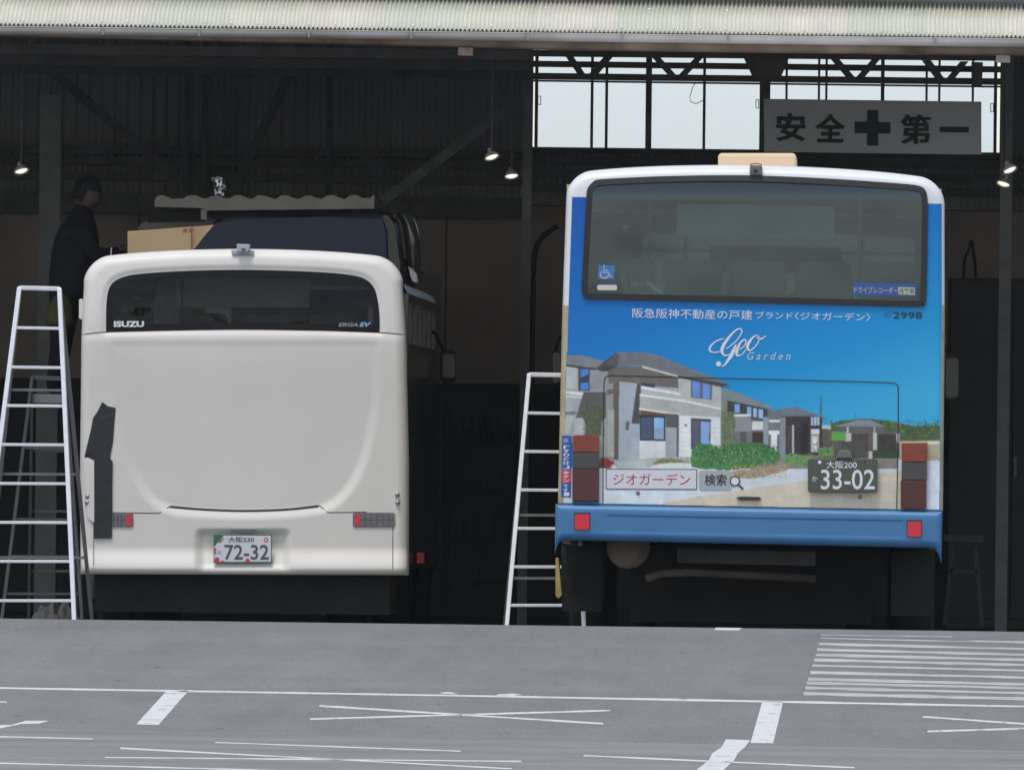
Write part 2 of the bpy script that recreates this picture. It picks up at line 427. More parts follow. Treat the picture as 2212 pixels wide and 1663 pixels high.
lift_ = 0.0012
def hit(sx, sy, where):
    d = RF * F + RX * (sx - W0 / 2) + RU * (H0 / 2 - sy)
    d = d / d.y                                # per metre of D
    if where == 'ramp':                        # z = RAMP*(D-98)
        D = (RAMP * CREST + CAM.z) / (RAMP - d.z)
    else:                                      # z = -.31+.0069*(75-D)
        D = (CAM.z + 0.31 - 0.0069 * 75) / (-d.z - 0.0069)
    p = CAM + d * D
    return p + Vector((0, 0, lift_))

def K1(x, y): return (x * 0.5, (1460 + y * 0.55335) / 1.10669)                 # from the lower left study crop
def K2(x, y): return (1106 + x * 0.5, (1460 + y * 0.55335) / 1.10669)          # from the lower right study crop

def mark(name, pts, where, m, label=None):
    mb = MB(); mb.add([hit(x, y, where) for x, y in pts], [tuple(range(len(pts)))])
    o = mb.build(name, m, None); tag(o, kind='structure')
    return o
def markline(name, a, b, where, m, w=3.0, wb=None):
    n = 12; wb = wb or w; L = []; R = []
    for i in range(n + 1):
        t = i / n; x = a[0] + (b[0] - a[0]) * t; y = a[1] + (b[1] - a[1]) * t
        ww = (w + (wb - w) * t) / 2 * (1 + 0.25 * random.uniform(-1, 1))
        L.append((x, y - ww)); R.append((x, y + ww))
    mb = MB(); mb.add([hit(x, y, where) for x, y in L + R], [(i, i + 1, n + 2 + i, n + 1 + i) for i in range(n)])
    o = mb.build(name, m, None); tag(o, kind='structure'); return o

markline('painted_line', K1(-60, 332), K2(0, 370), 'ramp', M_line, 4.2)
markline('painted_line', K2(0, 370), K2(2280, 414), 'ramp', M_line, 4.2)
mark('parking_bay_line', [K1(722, 343), K1(815, 345), K1(770, 395), K1(685, 492), K1(590, 490), K1(600, 476)], 'ramp', M_line)
mark('parking_bay_line', [K2(1082, 388), K2(1172, 390), K2(1160, 440), K2(1128, 572), K2(1030, 570), K2(1040, 535)], 'ramp', M_line)
markline('painted_cross_line', K1(1380, 410), K2(395, 487), 'ramp', M_line, 4.0)
markline('painted_cross_line', K1(1340, 467), K2(425, 430), 'ramp', M_line, 3.4)
markline('painted_cross_line', K2(1775, 457), K2(2330, 496), 'ramp', M_line, 3.6)
markline('painted_cross_line', K2(1795, 520), K2(2330, 505), 'ramp', M_line, 3.6)
markline('painted_line', K1(-40, 391), K1(30, 394), 'ramp', M_line, 2.6)
mark('painted_dash', [K1(1900, 352), K1(1945, 350), K1(1980, 360), K1(1905, 358)], 'ramp', M_line)
mark('painted_dash', [K1(2150, 360), K1(2212, 357), K2(45, 360), K2(0, 366), K1(2140, 370)], 'ramp', M_line)
mark('painted_dash', [K2(880, 72), K2(995, 74), K2(980, 84), K2(875, 83)], 'ramp', M_line)
mark('parking_bay_line', [K2(925, 554), K2(1028, 558), K2(1010, 585), K2(975, 615), K2(960, 645), K2(900, 700), K2(780, 700), K2(850, 645), K2(865, 615), K2(905, 588)], 'road', M_line)
mark('parking_bay_line', [K1(-60, 494), K1(50, 492), K1(112, 474), K1(213, 474), K1(170, 486), K1(90, 488), K1(0, 507), K1(-60, 512)], 'road', M_line)
for a, b, w in ((K1(-60, 542), K1(400, 553), 2.6), (K1(930, 568), K1(1990, 606), 2.4), (K1(520, 593), K1(2212, 682), 3.2), (K1(455, 633), K2(40, 650), 2.8),
                (K1(-60, 656), K1(1200, 690), 2.8), (K2(310, 625), K2(1480, 677), 3.0)):
    markline('painted_line', a, b, 'road', M_line, w)
lift_ = 0.0014
for i, yl in enumerate((118, 143, 168, 190, 212, 236, 266, 295, 311, 333, 357)):
    xl = 1340 - (yl - 100) * 0.31
    th = (2.2, 5.2, 5.4, 6.0, 5.6, 4.6, 6.2, 6.6, 5.6, 6.2, 7.0)[i]
    yr = yl + (2290 - xl) * 0.024
    markline('worn_hatching_stripe', K2(xl, yl), K2(2290, yr), 'ramp', M_line_worn if i not in (3, 7, 10) else M_line_worn, th, th * 0.8)
markline('worn_hatching_stripe', K2(1975, 131), K2(2290, 135), 'ramp', M_line_worn, 3.4)
markline('worn_hatching_stripe', K2(1335, 105), K2(1900, 112), 'ramp', M_line_worn, 1.6)

# ------------------------------------------------------------------ the shed
GD = 105.5                                     # distance of the gutter
shed = thing('garage_building', 'dark open-fronted repair shed with cream corrugated eave and rear windows', 'garage', (0.0, 6.0, -0.2))
def yb(x): return 52.5 + 0.01225 * x
n_sh = -3
PITCH = 9.4
sheet_mats = [M_sheet, M_sheet_b, M_sheet_c]
screws = MB()
for k in range(-8, 23):
    x0 = -26 + 168.6 * k; ribs = 18; lift = 0.0012 * (k % 2)
    mb = MB(); V = []; nseg = ribs * 8 + 5
    for j in range(nseg + 1):
        x = x0 + j / 8 * PITCH
        wv = 0.0105 * math.cos(2 * math.pi * j / 8)
        le = 0.225 - 0.0000765 * 1.10669 * x
        for (yy, D) in ((yb(x), GD), (yb(x) - 73.0, GD + 0.56)):
            t = (yb(x) - yy)
            p = at(x + le * t, yy, D); p.z += wv + lift + (0.0035 if j < 8 else 0); V.append(p)
    Fc = [(2 * j, 2 * j + 2, 2 * j + 3, 2 * j + 1) for j in range(nseg)]
    mb.add(V, Fc)
    o = mb.build('roof_sheet', sheet_mats[k % 3], shed, smooth=True)
    sol = o.modifiers.new('thickness', 'SOLIDIFY'); sol.thickness = 0.002; sol.offset = -1
    for j in (2, 8, 14):
        for yy, D in ((5, GD + 0.02), (46, GD + 0.355)):
            x = x0 + j * PITCH; le = 0.225 - 0.0000847 * x
            p = at(x + le * yy, yb(x) - yy, D)
            screws.lathe(p + Vector((0, -.004, 0.006)), (0, -.3, 1), [(0.001, 0.009), (0.006, 0.006), (0.007, 0)], 6)
tag(screws.build('sheet_screws', mat('bright_screw', (0.85, 0.85, 0.85), 0.25, metal=0.6), shed), kind='stuff')

def strip(name, y0, y1, D, th, m, xa=-1380, xb=3880, n=36, prof=None, taper=False):
    """long member along the eave between pixel offsets y0..y1 below the sheet edge"""
    mb = MB(); pr = prof or [(0, 0), (0, 1)]
    V = []; k = len(pr)
    for i in range(n + 1):
        x = xa + (xb - xa) * i / n
        for dd, t in pr:
            V.append(at(x, yb(x) + y0 + (y1 - y0) * t * (1 if not taper else 0.12 + 0.88 * max(0, min(1, (x + 150) / 1400))), D) + Vector((0, dd, 0)))
    Fc = [(i * k + j, (i + 1) * k + j, (i + 1) * k + j + 1, i * k + j + 1) for i in range(n) for j in range(k - 1)]
    mb.add(V, Fc); return mb.build(name, m, shed, smooth=True)
strip('sheet_edge_grime', 0.5, 6.0, GD + 0.012, 0, M_edge)
gp = [(0.11 - 0.11 * math.cos(a) if False else 0.075 - 0.075 * math.sin(a), 1 - math.cos(a)) for a in [i * math.pi / 20 for i in range(11)]]
strip('gutter', 4.5, 21.5, GD - 0.075, 0, M_gutter, prof=[(0.012, 0.02), (0.0, 0.0), (-0.004, 0.06), (0.004, 0.10), (0.004, 0.35), (0.012, 0.6), (0.035, 0.85), (0.07, 1.0), (0.13, 1.02)])
strip('eave_beam', 22.0, 40.0, GD + 0.10, 0, M_rust, prof=[(0.0, 0.0), (0.0, 0.85), (0.01, 0.9), (0.06, 1.0), (0.25, 1.0)], taper=True)
for x in (222, 430, 667, 888, 1345, 1573, 2017, 2232, 1140):
    mb = MB(); mb.prism([(x - 2.5, yb(x) + 5), (x + 2.5, yb(x) + 5), (x + 2.5, yb(x) + 20), (x - 2.5, yb(x) + 20)], GD - 0.083, 0.03)
    mb.build('gutter_joint', mat('gutter_joint_grey', (0.30, 0.28, 0.27), 0.6), shed)
mb = MB(); mb.prism([(990, 93), (1022, 94), (1021, 121), (989, 120)], GD + 0.2, 0.10)
tag(mb.build('eave_box', mat('faded_pink_box', (0.42, 0.33, 0.28), 0.7, var=0.3, vscale=25), shed, bevel=0.004), 'faded pinkish-beige box under the eave')
mb = MB(); mb.prism([(2152, 108), (2183, 109), (2182, 136), (2151, 135)], GD + 0.2, 0.10)
tag(mb.build('eave_box', mat('off_white_box', (0.48, 0.47, 0.42), 0.7), shed, bevel=0.004), 'off-white box under the eave')
# upper wall and its little eave, above the canopy
zt = at(1500, yb(1500) - 73, GD + 0.56).z
mb = MB(); mb.box(-25, 16, 6.10, 6.25, zt - 0.05, zt + 1.3); mb.build('upper_wall', M_upwall, shed)
mb = MB(); mb.box(-25, 16, 5.86, 6.09, zt + 0.20, zt + 0.25); mb.build('upper_eave', M_upwall, shed)
# main roof, side walls
mb = MB(); mb.box(-25, 16, 6.26, 21.5, 5.35, 5.5); mb.build('roof_deck', M_ceiling, shed)
mb = MB(); mb.box(-25, -24.8, 5.7, 21.5, -0.3, 5.34); mb.build('side_wall', M_wall_side, shed)
mb = MB(); mb.box(15.8, 16, 5.7, 21.5, -0.3, 5.34); mb.build('side_wall', M_wall_side, shed)
# back wall at distance WD: brown boards below, ribbed steel sheet above, long window to the right
WD = 121.0
wy = WD - 100
def q(x, y): return at(x, y, WD)
z_mid = q(700, 437).z
zw0, zw1 = q(1160, 326).z, q(1160, 108).z
xw0, xw1 = q(1160, 250).x, q(2146, 250).x
z_lowdark = q(1000, 830).z
M_lowdark = mat('near_black_board', (0.05, 0.048, 0.046), 0.8, var=0.3, vscale=2)  # added boards; the darkness low between the buses is put into their colour
mb = MB()
for i in range(34):                              # lower wall as board panels
    xa = -25 + 1.2 * i
    p = MB(); p.box(xa + 0.006, xa + 1.194, wy, wy + 0.06, z_lowdark + 0.01, z_mid - 0.01)
    d = MB(); d.box(xa + 0.006, xa + 1.194, wy - 0.02, wy + 0.06, -0.25, z_lowdark)
    if -12 < xa < 5: d.build('darkened_lower_board', M_lowdark, shed)
    if -12 < xa < 5: p.build('wall_board', M_wall_lo, shed)
    else: mb.v += [v for v in p.v]; o_ = len(mb.v) - 8; mb.f += [tuple(i_ + o_ for i_ in f) for f in p.f]; mb.mi += [0] * 6; mb.c += [None] * 6
tag(mb.build('wall_boards_outer', M_wall_lo, shed), kind='stuff')
mb = MB(); mb.box(-25, 16, wy + 0.07, wy + 0.1, -0.25, z_mid + 0.3); mb.build('wall_backing', M_steel, shed)
def ribbed(name, xa, xb, za, zb, m, pitch=0.10, dep=0.018):
    n = int((xb - xa) / pitch); V = []; mb = MB()
    for i in range(n * 4 + 1):
        x = xa + (xb - xa) * i / (n * 4); d = dep if i % 4 in (1, 2) else 0
        V += [(x, wy - d, za), (x, wy - d, zb)]
    mb.add(V, [(2 * i, 2 * i + 2, 2 * i + 3, 2 * i + 1) for i in range(n * 4)]); return mb.build(name, m, shed)
ribbed('steel_sheet_wall', -25, xw0 - 0.05, z_mid, 5.34, M_wall_up)
ribbed('steel_sheet_wall', xw0 - 0.05, xw1 + 0.05, z_mid, zw0 + 0.03, M_wall_up)
ribbed('steel_sheet_wall', xw1 + 0.05, 16, z_mid, 5.34, M_wall_up)
mb = MB(); mb.box(xw0 - 0.05, xw1 + 0.05, wy - 0.02, wy + 0.05, zw1 + 0.15, 5.34); mb.build('wall_head', M_wall_up, shed)

# rear window: panes and mullions
def pane_mat():
    m = bpy.data.materials.new('frosted_pane'); m.use_nodes = True
    n = m.node_tree; n.nodes.clear(); out = n.nodes.new('ShaderNodeOutputMaterial')
    tl = n.nodes.new('ShaderNodeBsdfTranslucent'); tp = n.nodes.new('ShaderNodeBsdfTransparent')
    tc = n.nodes.new('ShaderNodeTexCoord'); z = n.nodes.new('ShaderNodeTexNoise'); z.inputs['Scale'].default_value = 2.5; z.inputs['Detail'].default_value = 6
    n.links.new(tc.outputs['Object'], z.inputs['Vector'])
    r = n.nodes.new('ShaderNodeValToRGB'); r.color_ramp.elements[0].position = 0.25; r.color_ramp.elements[1].position = 0.5
    r.color_ramp.elements[0].color = (0.74, 0.80, 0.82, 1); r.color_ramp.elements[1].color = (0.86, 0.90, 0.94, 1)
    n.links.new(z.outputs['Fac'], r.inputs[0]); n.links.new(r.outputs[0], tl.inputs[0])
    tp.inputs[0].default_value = (0.77, 0.86, 1.0, 1)
    mx = n.nodes.new('ShaderNodeMixShader'); mx.inputs[0].default_value = 0.93
    n.links.new(tl.outputs[0], mx.inputs[1]); n.links.new(tp.outputs[0], mx.inputs[2]); n.links.new(mx.outputs[0], out.inputs[0])
    return m
M_pane = pane_mat()
def R2(x, y): return (1106 + x * 0.5, y * 0.5)    # upper right study crop -> reference pixels
mull = [(105, 14), (345, 12), (408, 12), (590, 26), (830, 12), (1092, 46), (1185, 10), (1325, 10), (1357, 10), (1600, 16), (1790, 10), (1845, 10), (1990, 10), (2088, 14)]
win = MB().prism([R2(86, 640), R2(2105, 668), R2(2105, 690), R2(86, 662)], WD - 0.05, 0.12).build('window', M_steel, shed)
tag(win, 'long steel-framed rear window')
for i in range(len(mull) - 1):
    xa, xb = mull[i][0], mull[i + 1][0]; dy0, dy1 = xa * 0.0139, xb * 0.0139
    mb = MB(); mb.flat([R2(xa, 205 + dy0), R2(xb, 205 + dy1), R2(xb, 642 + dy1), R2(xa, 642 + dy0)], WD + 0.02)
    mb.build('pane', M_pane, win)
for i, (xm, wdt) in enumerate(mull):
    mb = MB(); s_ = xm * 0.0139; a = R2(xm + 3, 200 + s_); b = R2(xm - 2, 646 + s_)
    mb.prism([(a[0] - wdt / 4, a[1]), (a[0] + wdt / 4, a[1]), (b[0] + wdt / 4, b[1]), (b[0] - wdt / 4, b[1])], WD - 0.03, 0.06)
    mb.build('mullion', mat('rusty_mullion', (0.36, 0.30, 0.24), 0.8, var=0.4, vscale=10), win)
for xm, ym in ((118, 435), (1060, 450), (2074, 466)):
    mb = MB()
    for a, b in (((-6, -18), (6, -18)), ((6, -18), (6, 18)), ((6, 18), (-6, 18)), ((-6, 18), (-6, -18))):
        mb.bar(at(*R2(xm + a[0], ym + a[1]), WD - 0.03), at(*R2(xm + b[0], ym + b[1]), WD - 0.03), 0.006, 0.006)
    mb.build('latch', M_steel, win)
mb = MB(); mb.tube([at(*R2(x, y), WD - 0.05) for x, y in ((790, 362), (780, 380), (768, 420), (772, 440), (795, 450), (825, 435))], 0.003, 5)
mb.build('loose_wire', M_black, win)
# roof truss in front of the window, three chords and V webs
M_truss = mat('brown_grey_steelwork', (0.34, 0.29, 0.25), 0.7, var=0.3, vscale=5)
TD = 117.5
truss = MB().prism([R2(60, 216), R2(2140, 236), R2(2140, 264), R2(60, 244)], TD, 0.08).build('roof_truss', M_truss, shed)
for y0, y1 in ((264, 290), (316, 344)):
    mb = MB(); mb.prism([R2(60, y0 - 1), R2(2140, y0 + 24), R2(2140, y1 + 24), R2(60, y1 - 1)], TD + 0.1, 0.08); mb.build('chord', M_truss, truss)
for a, b, w in (((245, 240), (300, 322), 34), ((420, 242), (350, 324), 40), ((620, 246), (692, 326), 36), ((810, 248), (735, 328), 36), ((1395, 256), (1465, 338), 38),
                ((1572, 258), (1500, 340), 36), ((1790, 262), (1850, 342), 40), ((1955, 266), (1890, 346), 36)):
    pa, pb = R2(*a), R2(*b)
    mb = MB(); mb.prism([(pa[0] - w / 4, pa[1]), (pa[0] + w / 4, pa[1]), (pb[0] + w / 4, pb[1]), (pb[0] - w / 4, pb[1])], TD - 0.03, 0.03); mb.build('web_bar', M_truss, truss)
mb = MB(); mb.prism([R2(1000, 250), R2(1195, 254), R2(1160, 340), R2(1118, 352), R2(1075, 352), R2(1040, 336)], TD - 0.05, 0.04); mb.build('gusset_plate', M_truss, truss)
mb = MB(); mb.prism([R2(1985, 268), R2(2035, 270), R2(2030, 372), R2(1985, 372)], TD - 0.05, 0.04); mb.build('gusset_plate', M_truss, truss)
mb = MB(); mb.prism([R2(60, 345), R2(2140, 372), R2(2140, 380), R2(60, 353)], TD + 0.3, 0.05); mb.build('chord', M_truss, truss)
# steel columns
def column(xa, xb, ya, D, m, wz=0.12, lab=None):
    z1 = at(xa, ya, D).z
    xA, xB = at(xa, 600, D).x, at(xb, 600, D).x
    mb = MB(); t = 0.014; y0 = D - 100
    mb.box(xA, xB, y0, y0 + t, -0.25, z1); mb.box(xA, xB, y0 + wz, y0 + wz + t, -0.25, z1)
    mb.box((xA + xB) / 2 - t / 2, (xA + xB) / 2 + t / 2, y0 + t, y0 + wz, -0.25, z1)
    o = mb.build('column', m, shed)
    if lab: tag(o, lab)
column(1126, 1146, 40, 116, M_steel_l)
column(2158, 2184, 40, 114, M_steel_l)
column(82, 128, 205, 116.5, M_steel_l, 0.2)
column(392, 404, 60, 120.6, M_steel)
column(432, 444, 60, 120.6, M_steel)
column(700, 712, 60, 120.6, M_steel)
def brace(a, b, D, w=0.07, m=M_steel_l):
    mb = MB(); mb.bar(at(*a, D), at(*b, D), w, 0.05); mb.build('brace', m, shed)
brace((120, 160), (392, 396), 119, 0.075, M_steel)
brace((820, 440), (1090, 240), 119, 0.075)
brace((500, 420), (650, 112), 120, 0.07, M_steel)
for y in (322, 345, 378, 436):
    mb = MB(); mb.bar(at(-500, y - 6, 120.7), at(1130, y + 14, 120.7), 0.06 if y != 436 else 0.16, 0.12); mb.build('girt', M_steel, shed)
for y in (345, 375, 405):
    mb = MB(); mb.bar(at(1140, y, 120.7), at(2600, y + 16, 120.7), 0.06, 0.12); mb.build('girt', M_steel, shed)
for y, D in ((108, 108), (132, 111), (150, 115)):
    mb = MB(); mb.bar(at(-500, y - 8, D), at(1150, y + 12, D), 0.07, 0.10); mb.build('purlin', M_steel, shed)

# ------------------------------------------------------------------ rear faces of the buses
def min_dist(px, py, poly):
    """distance of each point to the polyline (pixels)"""
    best = np.full(px.shape, 1e9)
    P = np.array(poly)
    for (x1, y1), (x2, y2) in zip(P[:-1], P[1:]):
        dx, dy = x2 - x1, y2 - y1; l2 = dx * dx + dy * dy + 1e-9
        t = np.clip(((px - x1) * dx + (py - y1) * dy) / l2, 0, 1)
        best = np.minimum(best, np.hypot(px - x1 - t * dx, py - y1 - t * dy))
    return best
def inside(px, py, poly):
    r = np.zeros(px.shape, bool); n = len(poly); j = n - 1
    for i in range(n):
        xi, yi = poly[i]; xj, yj = poly[j]
        c = ((yi > py) != (yj > py)) & (px < (xj - xi) * (py - yi) / (yj - yi + 1e-12) + xi)
        r ^= c; j = i
    return r

def at_np(px, py, D):
    d = (np.outer(np.ones(px.size), np.array(RF * F)) + np.outer((px.ravel() - W0 / 2), np.array(RX)) + np.outer((H0 / 2 - py.ravel()), np.array(RU)))
    return np.array(CAM)[None] + d * (D.ravel() / d[:, 1])[:, None]

def resample(poly, step):
    out = []; n = len(poly)
    for i in range(n):
        a, b = poly[i], poly[(i + 1) % n]; l = math.hypot(b[0] - a[0], b[1] - a[1]); k = max(1, int(round(l / step)))
        if l < 0.3: continue
        for j in range(k): out.append((a[0] + (b[0] - a[0]) * j / k, a[1] + (b[1] - a[1]) * j / k))
    return out

class Face:
    """height field over a pixel outline: the rear panel of a bus"""
    def __init__(s, D0, L, R, top, bot, nu, nv, radius, hfun, mpp, edge_bottom=False, rb=0.04):
        s.D0, s.mpp, s.hfun, s.radius = D0, mpp, hfun, radius
        t = np.linspace(0, 1, nu); u = 0.55 * t + 0.45 * (0.5 - 0.5 * np.cos(np.pi * t))
        tv = np.linspace(0, 1, nv); v = 0.6 * tv + 0.4 * (0.5 - 0.5 * np.cos(np.pi * tv))
        U, V = np.meshgrid(u, v)
        xu = L(np.full_like(u, 650.)) * (1 - u) + R(np.full_like(u, 650.)) * u
        T, B = top(xu), bot(xu)
        s.Y = B[None] * (1 - V) + T[None] * V
        s.X = L(s.Y) * (1 - U) + R(s.Y) * U
        per = [(x, y) for x, y in zip(s.X[:, 0], s.Y[:, 0])] + [(x, y) for x, y in zip(s.X[-1, 1:], s.Y[-1, 1:])] + [(x, y) for x, y in zip(s.X[::-1, -1], s.Y[::-1, -1])]
        s.per = per[::2] + [per[-1]]
        s.bottom = [(x, y) for x, y in zip(s.X[0], s.Y[0])]
        s.edge_bottom, s.rb = edge_bottom, rb
        s.nu, s.nv = nu, nv
    def depth(s, px, py):
        px, py = np.asarray(px, float), np.asarray(py, float)
        d = min_dist(px, py, s.per) * s.mpp
        r = s.radius; dd = np.clip(r - d, 0, r)
        back = r - np.sqrt(np.maximum(r * r - dd * dd, 0))
        if s.edge_bottom:
            d2 = min_dist(px, py, s.bottom[::4] + [s.bottom[-1]]) * s.mpp; dd = np.clip(s.rb - d2, 0, s.rb)
            back = back + s.rb - np.sqrt(np.maximum(s.rb ** 2 - dd * dd, 0))
        return s.D0 + back - s.hfun(px, py)
    def build(s, name, mats, parent, hole=None, colour=None, skirt=0.2):
        Dp = s.depth(s.X, s.Y); P = at_np(s.X, s.Y, Dp).reshape(s.nv, s.nu, 3)
        mb = MB(); nu, nv = s.nu, s.nv
        V = P.reshape(-1, 3)
        xc = (s.X[:-1, :-1] + s.X[1:, 1:]) / 2; yc = (s.Y[:-1, :-1] + s.Y[1:, 1:]) / 2
        keep = np.ones(xc.shape, bool) if hole is None else ~inside(xc, yc, hole)
        mi = np.zeros(xc.shape, int) if colour is None else colour(xc, yc, s)
        f = []; mm = []
        for j in range(nv - 1):
            for i in range(nu - 1):
                if keep[j, i]: f.append((j * nu + i, j * nu + i + 1, (j + 1) * nu + i + 1, (j + 1) * nu + i)); mm.append(int(mi[j, i]))
        mb.v = [tuple(v) for v in V]; mb.f = f; mb.mi = mm; mb.c = [None] * len(f)
        # carry the outline back as the corner of the sides and roof
        ring = [(j, 0) for j in range(nv)] + [(nv - 1, i) for i in range(1, nu)] + [(j, nu - 1) for j in range(nv - 2, -1, -1)]
        o = len(mb.v); vs = []
        for j, i in ring:
            p = P[j, i]; vs.append((p[0], p[1] + skirt, p[2]))
        mb.v += vs
        sm = int(mi[nv // 2, 0])
        for k in range(len(ring) - 1):
            a = ring[k][0] * nu + ring[k][1]; b = ring[k + 1][0] * nu + ring[k + 1][1]
            mb.f.append((a, b, o + k + 1, o + k)); mb.mi.append(sm); mb.c.append(None)
        ob = mb.build(name, mats, parent, smooth=True)
        s.ringp = [P[j, i] for j, i in ring]
        return ob
    def strip(s, pts, w, off=0.001):
        """thin dark strip that follows the surface"""
        mb = MB(); n = len(pts); L, R = [], []
        for i in range(n):
            a, b = pts[max(i - 1, 0)], pts[min(i + 1, n - 1)]
            tx, ty = b[0] - a[0], b[1] - a[1]; l = math.hypot(tx, ty) or 1
            L.append((pts[i][0] - ty / l * w / 2, pts[i][1] + tx / l * w / 2)); R.append((pts[i][0] + ty / l * w / 2, pts[i][1] - tx / l * w / 2))
        px = np.array([p[0] for p in L + R]); py = np.array([p[1] for p in L + R])
        V = at_np(px, py, s.depth(px, py) - off)
        mb.add([Vector(v) for v in V], [(i, i + 1, n + i + 1, n + i) for i in range(n - 1)]); return mb
    def gridpatch(s, poly, off, step=6.0):
        xs_ = [p[0] for p in poly]; ys_ = [p[1] for p in poly]
        nx, ny = int((max(xs_) - min(xs_)) / step), int((max(ys_) - min(ys_)) / step)
        X, Y = np.meshgrid(np.linspace(min(xs_), max(xs_), nx + 1), np.linspace(min(ys_), max(ys_), ny + 1))
        V = at_np(X, Y, s.depth(X, Y) - off)
        k = inside((X[:-1, :-1] + X[1:, 1:]) / 2, (Y[:-1, :-1] + Y[1:, 1:]) / 2, poly)
        mb = MB(); mb.add([Vector(v) for v in V], [(j * (nx + 1) + i, j * (nx + 1) + i + 1, (j + 1) * (nx + 1) + i + 1, (j + 1) * (nx + 1) + i) for j in range(ny) for i in range(nx) if k[j, i]])
        return mb
    def patch(s, poly, off=0.002, ring_to=None):
        """polygon laid on the surface, or a ring between two polygons of equal length"""
        if ring_to is None:
            c = (sum(p[0] for p in poly) / len(poly), sum(p[1] for p in poly) / len(poly))
            rings = [[(c[0] + (x - c[0]) * t, c[1] + (y - c[1]) * t) for x, y in poly] for t in (1, .95, .88, .8, .7, .6, .5, .4, .3, .2, .1, .001)]
        else: rings = [poly, ring_to]
        n = len(poly); mb = MB(); V = []
        for r_ in rings:
            px = np.array([p[0] for p in r_]); py = np.array([p[1] for p in r_])
            V += [Vector(v) for v in at_np(px, py, s.depth(px, py) - off)]
        mb.add(V, [(k * n + i, k * n + (i + 1) % n, (k + 1) * n + (i + 1) % n, (k + 1) * n + i) for k in range(len(rings) - 1) for i in range(n)])
        return mb

def inset_poly(poly, d):
    """move a convex-ish pixel polygon inward by d pixels"""
    n = len(poly); out = []
    area = sum(poly[i][0] * poly[(i + 1) % n][1] - poly[(i + 1) % n][0] * poly[i][1] for i in range(n))
    sg = 1 if area > 0 else -1
    for i in range(n):
        a, b, c = poly[i - 1], poly[i], poly[(i + 1) % n]
        tx, ty = c[0] - a[0], c[1] - a[1]; l = math.hypot(tx, ty) or 1
        out.append((b[0] - ty / l * d * sg, b[1] + tx / l * d * sg))
    px, py = np.array([p[0] for p in out]), np.array([p[1] for p in out])
    ok = inside(px, py, poly) & (min_dist(px, py, list(poly) + [poly[0]]) > d * 0.93)
    good = [i for i in range(n) if ok[i]]
    return [out[i] if ok[i] else out[min(good, key=lambda g: math.hypot(out[g][0] - out[i][0], out[g][1] - out[i][1]))] for i in range(n)]

def wheel(name, x, y, z, r, w, parent):
    mb = MB(); prof = [(r * .55, -w / 2), (r * .9, -w / 2), (r, -w * .38), (r, w * .38), (r * .9, w / 2), (r * .55, w / 2)]
    mb.lathe((x, y, z), (1, 0, 0), prof, 28); o = mb.build(name, M_tyre, parent, smooth=True)
    mb = MB(); mb.lathe((x, y, z), (1, 0, 0), [(0.01, -w * .3), (r * .3, -w * .3), (r * .56, -w * .42), (r * .56, w * .42), (r * .3, w * .3), (0.01, w * .3)], 24)
    mb.build('rim', M_steel_l, o, smooth=True)

def bus_body(root, xl, xr, zlow, zbelt, zwin, ztop, y0, y1, m_side, lining, roof_m):
    """side walls with window openings, roof, floor and front of a bus behind its rear face"""
    t = 0.05
    for nm, xa, xb in (('side_panel', xl, xl + t), ('side_panel', xr - t, xr)):
        mb = MB(); mb.box(xa, xb, y0, y1, zlow, zbelt); mb.build(nm, m_side, root)
        mb = MB(); mb.box(xa, xb, y0, y1, zwin, ztop - 0.12); mb.build('cant_rail', m_side, root)
        n = 6; L = (y1 - y0)
        for k in range(n + 1):
            yy = y0 + (L - 0.14) * k / n
            mb = MB(); mb.box(xa + .002, xb - .002, yy, yy + 0.14, zbelt, zwin); mb.build('window_pillar', M_dark, root)
            if k < n:
                mb = MB(); xm = (xa + xb) / 2; mb.box(xm - .004, xm + .004, yy + 0.14, yy + (L - 0.14) / n, zbelt, zwin); mb.build('side_window', G_side, root)
    mb = MB(); c = (xl + xr) / 2; hw = (xr - xl) / 2
    sec = [(hw * math.sin(a) if False else 0, 0) for a in (0,)]
    V = []; prof = [(-hw, ztop - 0.13), (-hw + .03, ztop - 0.07), (-hw + .10, ztop - 0.03), (-hw * .5, ztop - .01), (0, ztop), (hw * .5, ztop - .01), (hw - .10, ztop - .03), (hw - .03, ztop - .07), (hw, ztop - .13)]
    for yy in (y0, y1):
        for px_, pz in prof: V.append((c + px_, yy, pz))
    n = len(prof); mb.add(V, [(i, i + 1, n + i + 1, n + i) for i in range(n - 1)]); o = mb.build('roof', roof_m, root, smooth=True)
    mb = MB(); mb.box(xl + t, xr - t, y0 + 1.6, y1, ztop - 0.10, ztop - 0.08); mb.build('ceiling_lining', lining, root)
    mb = MB(); mb.box(xl + t, xr - t, y0, y1, zlow + 0.02, zlow + 0.10); mb.build('floor_pan', M_under, root)
    mb = MB(); mb.box(xl + t, xr - t, y1 - .06, y1, zlow, zbelt - 0.1); mb.box(xl + t, xr - t, y1 - .06, y1, zwin + .1, ztop - .1); mb.build('front_panel', m_side, root)
    mb = MB(); mb.box(xl + t, xr - t, y1 - .035, y1 - .025, zbelt - .1, zwin + .1); mb.build('windscreen', G_side, root)

